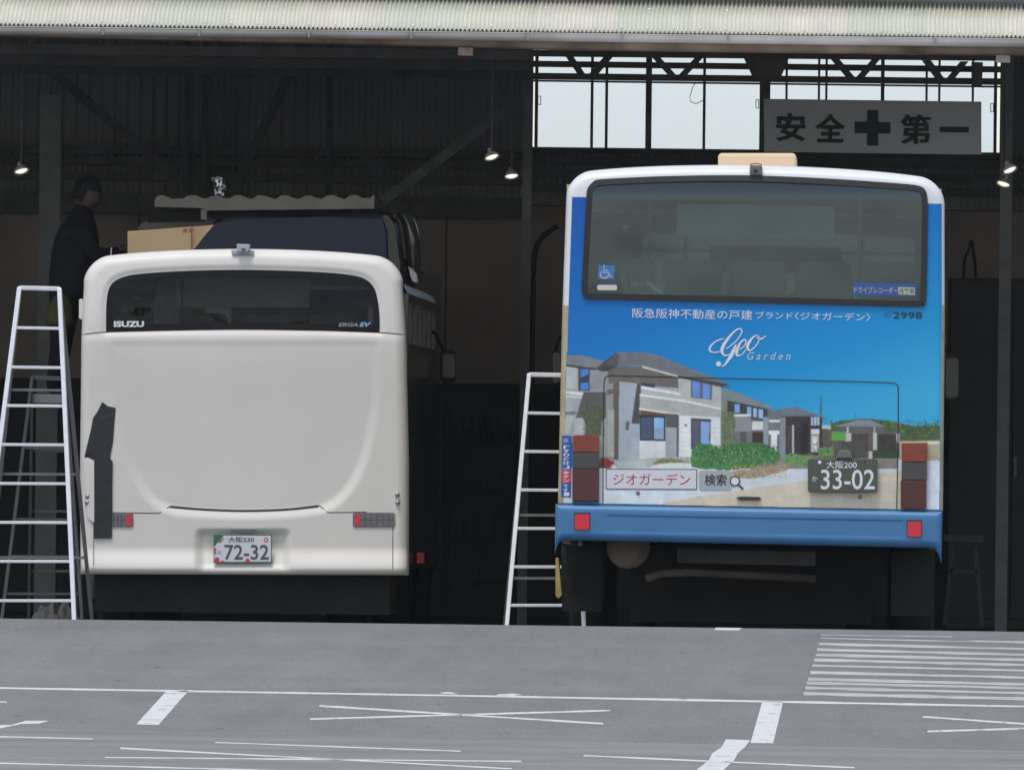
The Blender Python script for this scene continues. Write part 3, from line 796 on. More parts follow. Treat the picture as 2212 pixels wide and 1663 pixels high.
# ================================================================== white bus
DW = 104.0; KW = DW / F
wroot = thing('white_bus', 'cream-white city bus seen from behind with black tape on its left corner', 'bus', (at(527, 1355, DW).x, DW - 100, -0.2))
Lw = lambda y: np.interp(y, [620, 720, 1000, 1240], [181, 176, 173, 174])
Rw = lambda y: np.interp(y, [620, 720, 1000, 1240], [868, 875, 881, 881])
def top_w(x):
    s = np.abs((x - 524) / 345.0); cam_ = 538 + 18 * s ** 2 + 4 * s ** 6
    r = 58.0; dist = np.clip(np.minimum(x - 178.0, 871.5 - x), 0, r); dx = r - dist
    return cam_ + (r - np.sqrt(np.maximum(r * r - dx * dx, 0)))
bot_w = lambda x: 1240 + 0.003 * (x - 174) + 0 * x
WIN_W = smooth_path([(229, 716), (229, 690), (230, 655), (235, 625), (250, 606), (285, 594), (350, 588), (440, 584), (525, 583), (610, 584.5), (690, 588), (750, 593), (787, 602), (808, 622), (817, 655), (820, 690), (820, 718)], 5)
WIN_W += [(700, 713.5), (600, 712), (520, 711.5), (430, 712), (330, 714)]
U_POLY = smooth_path([(232, 700), (233, 780), (240, 850), (250, 910), (262, 965), (277, 1015), (300, 1060), (330, 1094), (370, 1112), (440, 1119), (530, 1122), (620, 1119), (690, 1111), (728, 1095), (757, 1068), (782, 1028), (800, 980), (812, 925), (820, 865), (825, 790), (826, 700)], 6)
def h_white(px, py):
    h = np.zeros(np.shape(px))
    # cap leans back above the window, hood bulges slightly
    h -= 0.06 * np.clip((720 - py) / 180.0, 0, 1) ** 1.6
    h += 0.02 * np.cos((px - 527) / 345.0 * 1.3) - 0.02
    # recessed window bed with a soft bevel
    ins = inside(px, py, WIN_W); d = min_dist(px, py, WIN_W + [WIN_W[0]])
    sd_ = np.where(ins, -d, d)
    h -= 0.014 * (1 - sstep(-2, 14, sd_)) * sstep(735, 716, py)
    # hood: the sunken U panel with a soft step round it
    insu = inside(px, py, U_POLY); du = min_dist(px, py, U_POLY)
    su = np.where(insu, -du, du)
    amt = 0.008 + 0.018 * sstep(760, 1050, py)
    h -= amt * (1 - sstep(-24, 3, su)) * sstep(722, 752, py) * (py < 1135)
    # shelf under the window
    h += 0.010 * sstep(716, 738, py) * (1 - sstep(738, 900, py))
    # bumper: set back a little, then steps out to the lower ledge
    led = sstep(1180, 1232, py)
    # plate bay
    bx = sstep(418, 442, px) * (1 - sstep(608, 632, px)); by = sstep(1140, 1158, py)
    bay = bx * by
    h += 0.055 * led
    h -= 0.045 * bay * (1 - 0.55 * sstep(1215, 1240, py))
    return h
wf = Face(DW, Lw, Rw, top_w, bot_w, 250, 250, 0.075, h_white, KW, edge_bottom=True, rb=0.05)
WIN_R = resample(WIN_W, 7)
hole_w = inset_poly(WIN_R, 9)
wbody = wf.build('rear_body', [M_white], wroot, hole=hole_w, skirt=0.25)
wf.patch(WIN_R, 0.003, ring_to=inset_poly(WIN_R, 14)).build('window_border', M_frit, wroot, smooth=True)
wg = wf.gridpatch(inset_poly(WIN_R, 9.5), 0.001).build('rear_window', G_white, wroot, smooth=True)
text_on('lettering', 'ISUZU', (246, 693.5, 311, 706.5), DW - 0.012 - 0.0, M_letter, wg, bold=0.045, face=wf)
text_on('lettering', 'ERGA', (731, 697.5, 773, 705.5), DW - 0.012, M_letter_gr if False else mat('silver_lettering', (0.36, 0.36, 0.37), 0.4), wg, bold=0.02, shear=0.25, face=wf)
text_on('lettering', 'EV', (776, 696, 802, 706), DW - 0.012, mat('light_blue_lettering', (0.22, 0.42, 0.66), 0.4), wg, bold=0.05, shear=0.3, face=wf)
# gaps between the panels
wf.strip(smooth_path([(176, 723), (205, 719.5), (229, 717.5), (330, 714.5), (430, 712.5), (527, 711.5), (620, 712.5), (720, 714.5), (820, 718.5), (848, 720.5), (875, 723.5)], 6), 2.2).build('panel_gap', M_seam, wroot)
wf.strip([(176, 1106), (240, 1107), (340, 1108.5), (347, 1106.5), (366, 1094), (372, 1093)] + smooth_path([(372, 1093), (440, 1099), (530, 1102), (620, 1099), (683, 1092), (690, 1092)], 5) + [(708, 1106), (712, 1107), (790, 1106), (879, 1105)], 2.0).build('panel_gap', M_seam, wroot)
wf.strip([(202.5, 1108 + i * 8) for i in range(17)], 1.6).build('panel_gap', M_seam, wroot)
wf.strip([(848.5, 1137 + i * 7) for i in range(15)], 1.6).build('panel_gap', M_seam, wroot)
wf.strip(smooth_path([(366, 1094.5), (440, 1100.5), (530, 1103.5), (620, 1100.5), (688, 1093.5)], 5), 3.6, 0.002).build('hood_grip_gap', M_seam, wroot)
# tail lamps
for x0, x1, rx0, rx1 in ((762, 853, 766, 777), (228, 288, 273, 283)):
    lamp = wf.patch(rrect(x0, 1107, x1, 1138, 5), 0.008).build('tail_lamp', M_lens, wroot, smooth=True)
    wf.patch(rrect(rx0, 1110, rx1, 1135, 2), 0.012).build('red_segment', M_redref, lamp)
    for k in range(1, 7):
        xx = x0 + (x1 - x0) * k / 7
        if abs(xx - (rx0 + rx1) / 2) > 10: wf.strip([(xx, 1110), (xx, 1122), (xx, 1135)], 1.3, 0.010).build('lens_rib', M_smoke, lamp)
    wf.strip([(x0 + 3, 1122), ((x0 + x1) / 2, 1122.5), (x1 - 3, 1122)], 1.2, 0.0105).build('lens_rib', M_smoke, lamp)
# number plate with green border and red blossom marks
def plate_pt(zx, zy): return (500 + zx * 0.07685) / 1.10669, (1260 + zy * 0.07685) / 1.10669
pD = DW - 0.03
pl = MB().prism([plate_pt(135, 230), plate_pt(1945, 235), plate_pt(1950, 1108), plate_pt(140, 1118)], pD, 0.012).build('number_plate', M_plate_edge, wroot, bevel=0.002)
MB().flat([plate_pt(165, 258), plate_pt(1918, 262), plate_pt(1925, 1070), plate_pt(165, 1075)], pD - 0.0012).build('plate_face', M_plate_wh, pl)
MB().flat([plate_pt(165, 258), plate_pt(440, 258), plate_pt(380, 400), plate_pt(240, 500), plate_pt(165, 600)], pD - 0.0020).build('green_corner', M_plate_edge, pl)
def disc(cx, cy, rx, ry, D, m, nm, parent, n=14):
    return MB().flat([(cx + rx * math.cos(2 * math.pi * k / n), cy + ry * math.sin(2 * math.pi * k / n)) for k in range(n)], D).build(nm, m, parent)
for zx, zy, r in ((245, 1020, 85), (1195, 1035, 68), (1768, 395, 72), (340, 430, 50), (190, 690, 45), (190, 790, 40), (420, 1065, 60)):
    x_, y_ = plate_pt(zx, zy); disc(x_, y_, r * 0.0694, r * 0.0694 * (0.5 if zx == 420 else 1), pD - 0.0024, M_stickred, 'blossom_mark', pl)
x_, y_ = plate_pt(1768, 395); disc(x_, y_, 2.2, 3.0, pD - 0.0030, M_plate_wh, 'blossom_centre', pl)
x_, y_ = plate_pt(415, 350); disc(x_, y_, 3.2, 3.2, pD - 0.004, M_chrome, 'plate_bolt', pl)
text_on('lettering', '大阪230', (*plate_pt(590, 298), *plate_pt(1395, 465)), pD - 0.003, M_letter_gr, pl, bold=0.02)
text_on('lettering', '72-32', (*plate_pt(475, 540), *plate_pt(1855, 1010)), pD - 0.003, M_letter_gr, pl, bold=0.012)
text_on('lettering', 'わ', (*plate_pt(270, 710), *plate_pt(380, 850)), pD - 0.003, M_letter_gr, pl)
MB().prism([(498, 1143.5), (553, 1143.5), (553, 1148), (498, 1148)], DW - 0.035, 0.03).build('plate_lamp', M_camdk, wroot)
# black tape over the damaged left corner
t1 = [(221, 868), (232, 877), (250, 881), (247, 915), (244, 955), (238, 986), (241, 1000), (226, 998), (203, 993), (182, 987), (188, 962), (197, 925), (201, 903), (212, 886)]
wf.patch(t1, 0.006).build('tape_strip', M_tape, wroot)
t2 = [(203.5, 984), (225, 988), (236, 990), (243.5, 996), (242.5, 1060), (242.5, 1110), (241.5, 1162.5), (202.5, 1163), (203.5, 1120), (203, 1070)]
wf.patch(t2, 0.012).build('tape_strip', M_tape, wroot)
wf.strip([(213, 905), (228, 899), (247, 893)], 2.0, 0.0085).build('tape_crease', mat('tape_crease_grey', (0.07, 0.075, 0.08), 0.4), wroot)
wf.patch([(181, 990), (203, 995), (203.5, 1060), (203.5, 1128), (193, 1122), (187, 1110), (186, 1050)], 0.014).build('loose_corner_trim', M_white, wroot, smooth=True)
for x_, y_ in ((189, 1072), (188, 1085), (858, 1068), (859, 1085)):
    p = at(x_, y_, float(wf.depth(np.array([x_]), np.array([y_]))[0]) - 0.016)
    mb = MB(); mb.lathe(p, (0, -1, 0), [(0.001, 0.006), (0.011, 0.005), (0.015, 0.0), (0.017, -0.016)], 12); mb.build('corner_screw', M_chrome, wroot, smooth=True)
# roof camera, aerial, corner marker
cdp = float(wf.depth(np.array([525.]), np.array([548.]))[0])
cm = MB().prism([(499, 540), (549, 541), (547, 551), (501, 550)], cdp - 0.03, 0.06).build('rear_camera', M_cam, wroot, bevel=0.006)
MB().prism([(511, 527), (540, 528), (538, 542), (534, 545), (517, 545), (512, 541)], cdp - 0.07, 0.10).build('camera_housing', M_cam, cm, bevel=0.006)
disc(526, 539.5, 5, 3.4, cdp - 0.0715, M_smoke, 'camera_lens', cm)
MB().tube([at(239, 556, DW + 0.3), at(241, 535, DW + 0.3)], 0.004, 6).build('aerial', M_chrome, wroot)
MB().prism(rrect(170.5, 646, 180, 690, 4), DW + 0.12, 0.10).build('marker_lamp', M_white, wroot, bevel=0.004)
# sides, roof, underbody, wheels, mirror
xlw, xrw = at(176, 900, DW + 0.1).x, at(878, 900, DW + 0.1).x
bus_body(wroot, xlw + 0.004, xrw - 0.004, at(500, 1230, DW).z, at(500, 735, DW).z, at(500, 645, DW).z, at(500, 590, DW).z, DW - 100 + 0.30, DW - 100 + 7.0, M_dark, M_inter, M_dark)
mb = MB(); mb.box(xlw + .1, xrw - .1, DW - 100 + .16, DW - 100 + 6.8, -0.02, at(500, 1236, DW).z - 0.02); mb.build('chassis', M_under, wroot)
for sx_ in (xlw + 0.16, xlw + 0.46, xrw - 0.46, xrw - 0.16): wheel('wheel', sx_, DW - 100 + 2.2, 0.22, 0.42, 0.25, wroot)
for sx_ in (xlw + 0.2, xrw - 0.2): wheel('wheel', sx_, DW - 100 + 5.6, 0.22, 0.42, 0.25, wroot)
mi_ = MB().prism(rrect(950, 755, 985, 826, 10), DW + 6.8, 0.10).build('side_mirror', M_black, wroot, bevel=0.01)
MB().tube([at(958, 758, DW + 6.85), at(940, 720, DW + 6.85), at(925, 712, DW + 6.8)], 0.012, 6).build('mirror_arm', M_black, mi_)
MB().flat(rrect(957, 765, 983, 815, 5), DW + 6.797).build('mirror_glass', mat('mirror_glass', (0.10, 0.105, 0.11), 0.15), mi_)
MB().prism(rrect(900, 1193, 917, 1217, 3), DW + 2.3, 0.05).build('side_reflector', M_redref, wroot, bevel=0.004)
MB().prism([(884, 578), (899, 590), (902, 610), (892, 608), (886, 596)], DW + 3.0, 0.3).build('side_trim', M_scallop, wroot)
# interior: seat backs, a pale panel and a curtain behind the glass
MB().prism([(395, 600), (668, 602), (668, 664), (395, 664)], DW + 0.9, 0.05).build('through_view_panel', mat('grey_brown_panel', (0.72, 0.65, 0.55), 0.7, var=0.2, vscale=2), wroot)  # added pale panel, stands in for the bright view through the bus
MB().prism([(340, 598), (390, 600), (386, 712), (330, 712)], DW + 0.8, 0.03).build('curtain', mat('grey_curtain', (0.42, 0.41, 0.42), 0.9, var=0.2, vscale=20), wroot)
MB().prism([(378, 603), (391, 604), (391, 660), (380, 660)], DW + 0.75, 0.02).build('curtain_edge', mat('pale_curtain', (0.6, 0.6, 0.6), 0.9), wroot)
for k in range(4):
    MB().prism(rrect(250 + 140 * k, 676, 350 + 140 * k, 760, 14), DW + 1.2, 0.12).build('seat_back', M_seat, wroot, bevel=0.02)

# ================================================================== blue bus with the house advertisement
DB = 100.0; KB = DB / F
broot = thing('advert_bus', 'blue city bus seen from behind with printed houses on its rear', 'bus', (at(1620, 1355, DB).x, 0.0, -0.2))
Lb = lambda y: np.interp(y, [430, 700, 1100], [1223, 1214, 1205])
Rb = lambda y: np.interp(y, [430, 700, 1100], [2040.5, 2041, 2037])
def top_b(x):
    s = np.abs((x - 1631) / 408.0); c = 357.5 + 0.018 * (x - 1631) + 20 * s ** 2 + 5 * s ** 6
    r = 55.0; dist = np.clip(np.minimum(x - 1215.7, 2041 - x), 0, r); dx = r - dist
    return c + (r - np.sqrt(np.maximum(r * r - dx * dx, 0))) * 0.95
bot_b = lambda x: 1087.5 + 0.0187 * (x - 1204)
h_flat = lambda px, py: np.zeros(np.shape(px)) - 0.05 * np.clip((430 - py) / 70.0, 0, 1) ** 2
bf = Face(DB, Lb, Rb, top_b, bot_b, 300, 340, 0.055, h_flat, KB)
WB = smooth_path([(1256, 628), (1261, 530), (1266, 440), (1269, 408), (1284, 391)], 5)[:-1] + smooth_path([(1284, 391), (1310, 387), (1450, 381), (1610, 379.5), (1780, 386), (1930, 396), (1975, 400)], 5)[:-1] + \
     smooth_path([(1975, 400), (1994, 406), (2003, 424), (2004, 470), (2003, 560), (2001, 640)], 5)[:-1] + smooth_path([(2001, 640), (1998, 656), (1985, 662.5), (1900, 661), (1620, 654), (1350, 648), (1275, 646), (1261, 641), (1256, 628)], 5)[:-1]
M_adsky = bpy.data.materials.new('printed_sky'); M_adsky.use_nodes = True
_n = M_adsky.node_tree; _b = _n.nodes['Principled BSDF']; _b.inputs['Roughness'].default_value = 0.4; _b.inputs['Specular IOR Level'].default_value = 0.3
_tc = _n.nodes.new('ShaderNodeTexCoord'); _sx = _n.nodes.new('ShaderNodeSeparateXYZ'); _n.links.new(_tc.outputs['Object'], _sx.inputs[0])
_ma = _n.nodes.new('ShaderNodeMath'); _ma.operation = 'MULTIPLY_ADD'; _ma.inputs[1].default_value = 0.165; _ma.inputs[2].default_value = 1.53
_n.links.new(_sx.outputs['X'], _ma.inputs[0])
_mb = _n.nodes.new('ShaderNodeMath'); _mb.operation = 'MULTIPLY_ADD'; _mb.inputs[1].default_value = -0.45
_n.links.new(_sx.outputs['Z'], _mb.inputs[0]); _n.links.new(_ma.outputs[0], _mb.inputs[2])
_nz = _n.nodes.new('ShaderNodeTexNoise'); _nz.inputs['Scale'].default_value = 120; _n.links.new(_tc.outputs['Object'], _nz.inputs['Vector'])
_mc = _n.nodes.new('ShaderNodeMath'); _mc.operation = 'MULTIPLY_ADD'; _mc.inputs[1].default_value = 0.10
_n.links.new(_nz.outputs['Fac'], _mc.inputs[0]); _n.links.new(_mb.outputs[0], _mc.inputs[2])
_cr = _n.nodes.new('ShaderNodeValToRGB'); _n.links.new(_mc.outputs[0], _cr.inputs[0])
_cr.color_ramp.elements[0].position = 0.05; _cr.color_ramp.elements[0].color = (0.008, 0.105, 0.48, 1)
_cr.color_ramp.elements[1].position = 1.0; _cr.color_ramp.elements[1].color = (0.05, 0.46, 0.78, 1)
_e = _cr.color_ramp.elements.new(0.5); _e.color = (0.006, 0.20, 0.60, 1)
_e = _cr.color_ramp.elements.new(0.8); _e.color = (0.012, 0.33, 0.70, 1)
_n.links.new(_cr.outputs[0], _b.inputs['Base Color'])
WB = resample(WB, 7)
def col_blue(x, y, s):
    d = min_dist(x, y, s.per)
    m = np.zeros(x.shape, int)                          # 0 white, 1 printed sky, 2 beige edge
    lim = 425.5 + 0.0187 * (x - 1232)
    m[(y > lim) & (x > Lb(y) + 12) & (x < Rb(y) - 6)] = 1
    m[(y > 660) & (m == 0)] = 2
    return m
bbody = bf.build('rear_body', [M_white2, M_adsky, M_beigeedge], broot, hole=inset_poly(WB, 8), colour=col_blue, skirt=0.25)
fr = bf.patch(WB, 0.010, ring_to=inset_poly(WB, 13)).build('window_rubber', M_black, broot)
sol = fr.modifiers.new('thickness', 'SOLIDIFY'); sol.thickness = 0.012; sol.offset = 0
bw = bf.gridpatch(inset_poly(WB, 7), 0.001).build('rear_window', G_blue, broot, smooth=True)
# --- printed picture: flat polygons, each a hair in front of the one behind
AX0, AX1, AY0, AY1, ASTEP = 1214.0, 2031.0, 752.0, 1102.0, 0.75
ANX, ANY = int((AX1 - AX0) / ASTEP), int((AY1 - AY0) / ASTEP)
PIX = np.zeros((ANY, ANX, 3)); COV = np.zeros((ANY, ANX))
def fbm(nx, ny, cells, octs=4):
    out = np.zeros((ny, nx)); amp = 1.0; tot = 0
    for o_ in range(octs):
        g = rng.random((int(cells * ny / nx) + 3, cells + 3)); yy = np.linspace(0, g.shape[0] - 2.001, ny); xx = np.linspace(0, g.shape[1] - 2.001, nx)
        y0 = yy.astype(int); x0 = xx.astype(int); fy = (yy - y0)[:, None]; fx = (xx - x0)[None]
        fy = fy * fy * (3 - 2 * fy); fx = fx * fx * (3 - 2 * fx)
        out += amp * ((g[y0][:, x0] * (1 - fx) + g[y0][:, x0 + 1] * fx) * (1 - fy) + (g[y0 + 1][:, x0] * (1 - fx) + g[y0 + 1][:, x0 + 1] * fx) * fy)
        tot += amp; amp *= 0.6; cells *= 2
    return out / tot - 0.5
ATEX = fbm(ANX, ANY, 60, 4); ATEX2 = fbm(ANX, ANY, 14, 3)
def A(pts, c, tex=0.2, grad=None):
    """paint one polygon of the printed picture, with a little photographic unevenness"""
    xs_ = [p[0] for p in pts]; ys_ = [p[1] for p in pts]
    i0, i1 = max(0, int((min(xs_) - AX0) / ASTEP)), min(ANX, int((max(xs_) - AX0) / ASTEP) + 2)
    j0, j1 = max(0, int((min(ys_) - AY0) / ASTEP)), min(ANY, int((max(ys_) - AY0) / ASTEP) + 2)
    if i1 <= i0 or j1 <= j0: return
    X, Y = np.meshgrid(AX0 + (np.arange(i0, i1) + .5) * ASTEP, AY0 + (np.arange(j0, j1) + .5) * ASTEP)
    m = inside(X, Y, pts)
    col = np.array(rgb(*c, k=1.36))
    t = (Y - min(ys_)) / max(max(ys_) - min(ys_), 1); u = (X - min(xs_)) / max(max(xs_) - min(xs_), 1)
    g = random.uniform(-.10, .10) if grad is None else grad; g2 = random.uniform(-.08, .08)
    k = 1 + tex * 1.6 * ATEX[j0:j1, i0:i1] + tex * ATEX2[j0:j1, i0:i1] + g * (t - .5) + g2 * (u - .5)
    sub = PIX[j0:j1, i0:i1]; sub[m] = (col[None] * k[m][:, None]); COV[j0:j1, i0:i1][m] = 1
def Z7(*pp): return [(1174.7 + .2859 * x, 740.9 + .2859 * y) for x, y in pp]
def Z8(*pp): return [(1626.5 + .2717 * x, 740.9 + .2717 * y) for x, y in pp]
def B7(x0, y0, x1, y1, sl=0.0): return Z7((x0, y0), (x1, y0 + (x1 - x0) * sl), (x1, y1 + (x1 - x0) * sl), (x0, y1))
def B8(x0, y0, x1, y1, sl=0.0): return Z8((x0, y0), (x1, y0 + (x1 - x0) * sl), (x1, y1 + (x1 - x0) * sl), (x0, y1))
def rough(pts, amp, n=6):
    out = []
    for i in range(len(pts)):
        a, b = pts[i], pts[(i + 1) % len(pts)]
        for k in range(n):
            t = k / n; out.append((a[0] + (b[0] - a[0]) * t + random.uniform(-amp, amp), a[1] + (b[1] - a[1]) * t + random.uniform(-amp, amp)))
    return out
def leafmess(x0, y0, x1, y1, n, cols, s0=1.0, s1=3.0, poly=None):
    """dabs of leaf colour, elongated, lighter toward the top"""
    for _ in range(int(n * 4.5)):
        x, y = random.uniform(x0, x1), random.uniform(y0, y1)
        if poly and not inside(np.array([x]), np.array([y]), poly)[0]: continue
        s_ = random.uniform(s0, s1) * 0.85; a = random.uniform(0.9, 2.2); f = random.uniform(.6, 1.32)
        c = random.choice(cols); c = tuple(min(255, v * f) for v in c)
        ca, sa = math.cos(a), math.sin(a)
        A([(x + ca * s_ * p - sa * s_ * .45 * q_, y + sa * s_ * p + ca * s_ * .45 * q_) for p, q_ in ((-1.3, 0), (0, 1), (1.3, 0), (0, -1))], c, 0.2)
def tiles(x0, y0, x1, y1, sl, n, poly, c):
    for k in range(n):
        yy = y0 + (y1 - y0) * k / n
        q_ = [(x0, yy), (x1, yy + (x1 - x0) * sl), (x1, yy + (x1 - x0) * sl + .9), (x0, yy + .9)]
        X = np.array([p[0] for p in q_]); A(q_, c, .1)
# paving and sand across the bottom
A([(1306, 985), (1560, 1000), (2026, 985), (2026, 1100.5), (1306, 1087)], (196, 203, 208))
A([(1216, 1010), (1236, 1010), (1236, 1086), (1216, 1086)], (205, 205, 200))
A([(1294, 1005), (1307, 1005), (1307, 1087), (1294, 1086.5)], (200, 205, 210))
A([(1420, 1089), (1500, 1074), (1600, 1058), (1745, 1037), (1900, 1022), (2026, 1010), (2026, 1101), (1420, 1091)], (196, 186, 168))
A([(2003, 995), (2030, 996), (2029, 1101), (2000, 1100)], (205, 212, 222))
A([(1216, 835), (1240, 835), (1240, 940), (1214, 940)], (150, 160, 165))
# hills and far houses on the right
A(rough(Z8((590, 650), (700, 618), (900, 602), (1050, 610), (1180, 640), (1300, 662), (1400, 652), (1497, 657), (1497, 790), (600, 800)), 1.2, 7), (72, 92, 60))
leafmess(1790, 908, 2030, 950, 130, [(58, 80, 48), (88, 108, 66), (45, 64, 45), (100, 115, 80)], 1.2, 3.4)
A(Z8((1160, 780), (1497, 772), (1490, 932), (1160, 930)), (172, 160, 138))
A(Z8((1380, 780), (1490, 785), (1490, 800), (1400, 805)), (205, 205, 195))
A([(1555, 945), (1940, 945), (1940, 1012), (1555, 1012)], (128, 126, 118)); A(Z8((560, 700), (1165, 700), (1165, 912), (560, 912)), (92, 84, 80))
A(Z8((690, 660), (1040, 660), (1040, 715), (690, 715)), (96, 92, 92))
A(Z8((650, 662), (835, 612), (930, 612), (1055, 664)), (122, 130, 138))
for b_ in ((735, 715, 780, 790), (955, 712, 985, 862), (745, 668, 762, 712), (960, 668, 972, 712), (920, 860, 950, 915), (1140, 720, 1165, 790)): A(B8(*b_), (176, 176, 174))
A(B8(990, 725, 1140, 870), (66, 62, 60)); A(B8(785, 720, 920, 870), (80, 70, 66))
A(rough(B8(950, 850, 1165, 915), .8, 4), (52, 72, 50)); A(rough(B8(625, 705, 735, 775), 1.2, 4), (92, 148, 72))
A(Z8((600, 690), (610, 640), (620, 690)), (150, 150, 140))
A(Z8((535, 420), (545, 420), (547, 580), (533, 580)), (62, 88, 110)); A(Z8((811, 555), (818, 555), (818, 620), (811, 620)), (80, 110, 130))
# third house
A(Z8((220, 580), (552, 580), (556, 895), (225, 895)), (58, 54, 56))
A(Z8((120, 560), (190, 530), (345, 506), (440, 545), (590, 592), (470, 580), (250, 582), (130, 584)), (104, 112, 122))
for b_, c_ in (((462, 588, 528, 655), (160, 178, 196)), ((478, 588, 484, 655), (60, 60, 64)), ((505, 588, 510, 655), (60, 60, 64)), ((460, 685, 526, 725), (200, 202, 205)), ((462, 730, 525, 865), (172, 168, 155)),
              ((478, 745, 505, 860), (205, 210, 215)), ((312, 650, 326, 880), (180, 175, 170)), ((548, 655, 618, 682), (170, 175, 178)), ((552, 682, 600, 890), (90, 82, 76)), ((270, 650, 312, 890), (72, 68, 70)), ((380, 640, 440, 880), (44, 40, 42))): A(B8(*b_), c_)
# second house
A(Z7((1340, 430), (1700, 495), (1790, 560), (1790, 860), (1340, 860)), (108, 110, 114))
A(Z7((1385, 432), (1690, 492), (1690, 590), (1385, 545)), (66, 66, 70))
A(Z7((1335, 352), (1375, 345), (1460, 372), (1735, 488), (1690, 497), (1385, 432), (1340, 425)), (122, 128, 132))
A(Z7((1335, 425), (1690, 497), (1690, 506), (1335, 434)), (58, 56, 58))
for b_, c_ in (((1440, 462, 1480, 528), (118, 160, 205)), ((1535, 482, 1566, 545), (130, 168, 208)), ((1582, 492, 1608, 562), (150, 182, 212)), ((1622, 500, 1656, 568), (150, 182, 212)), ((1425, 538, 1565, 556), (205, 208, 208)),
              ((1442, 560, 1568, 668), (132, 136, 140)), ((1572, 592, 1656, 656), (204, 206, 206)), ((1660, 560, 1696, 790), (140, 150, 165)), ((1482, 672, 1532, 770), (84, 82, 84)), ((1575, 672, 1660, 770), (66, 52, 48)),
              ((1700, 578, 1790, 598), (204, 206, 206)), ((1700, 600, 1780, 650), (110, 120, 122)), ((1698, 660, 1780, 690), (214, 214, 214)), ((1716, 690, 1760, 830), (210, 212, 214)), ((1784, 560, 1828, 860), (126, 134, 140)), ((1340, 430, 1385, 860), (120, 126, 110))): A(B7(*b_), c_)
A(rough(B7(1345, 520, 1440, 790), 2.0, 6), (104, 118, 84))
leafmess(1560, 890, 1590, 968, 50, [(84, 104, 70), (120, 130, 100), (68, 84, 60)], 1, 2.6)
# left wing of the main house
A(Z7((140, 150), (470, 205), (470, 945), (140, 700)), (150, 155, 156))
A(Z7((140, 160), (250, 175), (250, 345), (140, 345)), (176, 180, 180)); A(Z7((340, 190), (470, 210), (470, 360), (340, 360)), (138, 142, 144))
A(Z7((135, 98), (200, 92), (300, 95), (470, 142), (400, 196), (300, 186), (138, 162)), (120, 124, 130))
A(Z7((138, 156), (300, 180), (400, 190), (395, 205), (300, 196), (138, 172)), (62, 58, 56))
A(B7(262, 190, 348, 362), (76, 74, 74)); A(B7(280, 200, 338, 350), (70, 128, 205)); A(Z7((280, 262), (338, 236), (338, 300), (280, 300)), (54, 62, 84))
A(Z7((140, 358), (400, 385), (400, 408), (140, 380)), (208, 212, 208)); A(Z7((140, 392), (300, 405), (300, 418), (140, 408)), (196, 198, 192))
A(Z7((300, 370), (470, 370), (470, 560), (420, 620), (240, 570)), (88, 88, 86)); A(B7(140, 415, 260, 520), (158, 164, 162)); A(Z7((140, 520), (250, 515), (230, 545), (140, 540)), (110, 112, 112))
A(Z7((140, 540), (235, 545), (190, 670), (140, 690)), (172, 174, 170)); A(B7(230, 565, 300, 690), (168, 172, 174)); A(rough(B7(310, 470, 440, 700), 2.0, 5), (82, 88, 68))
leafmess(1258, 880, 1306, 945, 60, [(70, 82, 58), (104, 108, 92), (58, 64, 52)], 1, 2.6)
# main house
A(Z7((470, 215), (560, 170), (1020, 250), (1340, 330), (1336, 872), (960, 872), (560, 945), (470, 880)), (160, 165, 166))
A(Z7((470, 230), (570, 190), (560, 880), (470, 880)), (140, 140, 136)); A(Z7((525, 280), (570, 285), (565, 880), (525, 880)), (92, 88, 84)); A(B7(480, 500, 530, 860), (158, 160, 150)); A(Z7((475, 350), (530, 345), (530, 380), (475, 395)), (100, 96, 92))
A(Z7((480, 215), (560, 172), (740, 185), (1015, 255), (1020, 340), (730, 322), (570, 292), (530, 300), (490, 310)), (104, 98, 94))
A(Z7((570, 290), (705, 305), (660, 600), (725, 620), (722, 880), (568, 935)), (156, 164, 172)); A(Z7((705, 305), (735, 318), (722, 612), (662, 606)), (78, 76, 78))
A(Z7((735, 325), (1070, 382), (1065, 400), (735, 345)), (210, 214, 214)); A(Z7((735, 300), (840, 310), (838, 340), (735, 322)), (54, 60, 78))
A(Z7((735, 348), (1070, 402), (1070, 440), (735, 395)), (172, 176, 174)); A(Z7((725, 385), (1075, 432), (1335, 490), (1335, 502), (1070, 446), (725, 400)), (214, 216, 212))
A(Z7((725, 400), (1070, 448), (1335, 503), (1335, 560), (1030, 545), (725, 500)), (166, 170, 168)); A(Z7((720, 488), (1030, 535), (1030, 548), (720, 504)), (206, 202, 194)); A(Z7((730, 505), (1025, 548), (1025, 570), (730, 545)), (96, 76, 64))
A(Z7((1015, 260), (1110, 275), (1110, 440), (1070, 435), (1020, 370)), (168, 172, 170)); A(Z7((1110, 275), (1275, 300), (1272, 430), (1112, 412)), (92, 94, 98))
A(Z7((1122, 285), (1182, 295), (1180, 412), (1124, 404)), (96, 132, 196)); A(Z7((1202, 300), (1258, 310), (1254, 424), (1202, 416)), (100, 138, 200)); A(Z7((1272, 305), (1340, 325), (1338, 480), (1272, 465)), (164, 168, 168))
A(Z7((725, 540), (920, 552), (920, 740), (725, 735)), (52, 54, 60)); A(Z7((735, 560), (822, 562), (822, 725), (735, 722)), (72, 84, 104)); A(Z7((832, 562), (906, 566), (906, 728), (832, 724)), (132, 178, 222)); A(Z7((832, 650), (906, 640), (906, 728), (832, 724)), (140, 160, 178))
A(Z7((722, 738), (918, 742), (918, 862), (722, 876)), (202, 206, 206)); A(Z7((920, 530), (1022, 540), (1020, 640), (922, 636)), (86, 86, 90)); A(Z7((922, 640), (1006, 642), (1004, 858), (922, 862)), (154, 160, 166)); A(Z7((1003, 640), (1022, 640), (1018, 860), (1003, 860)), (92, 94, 98))
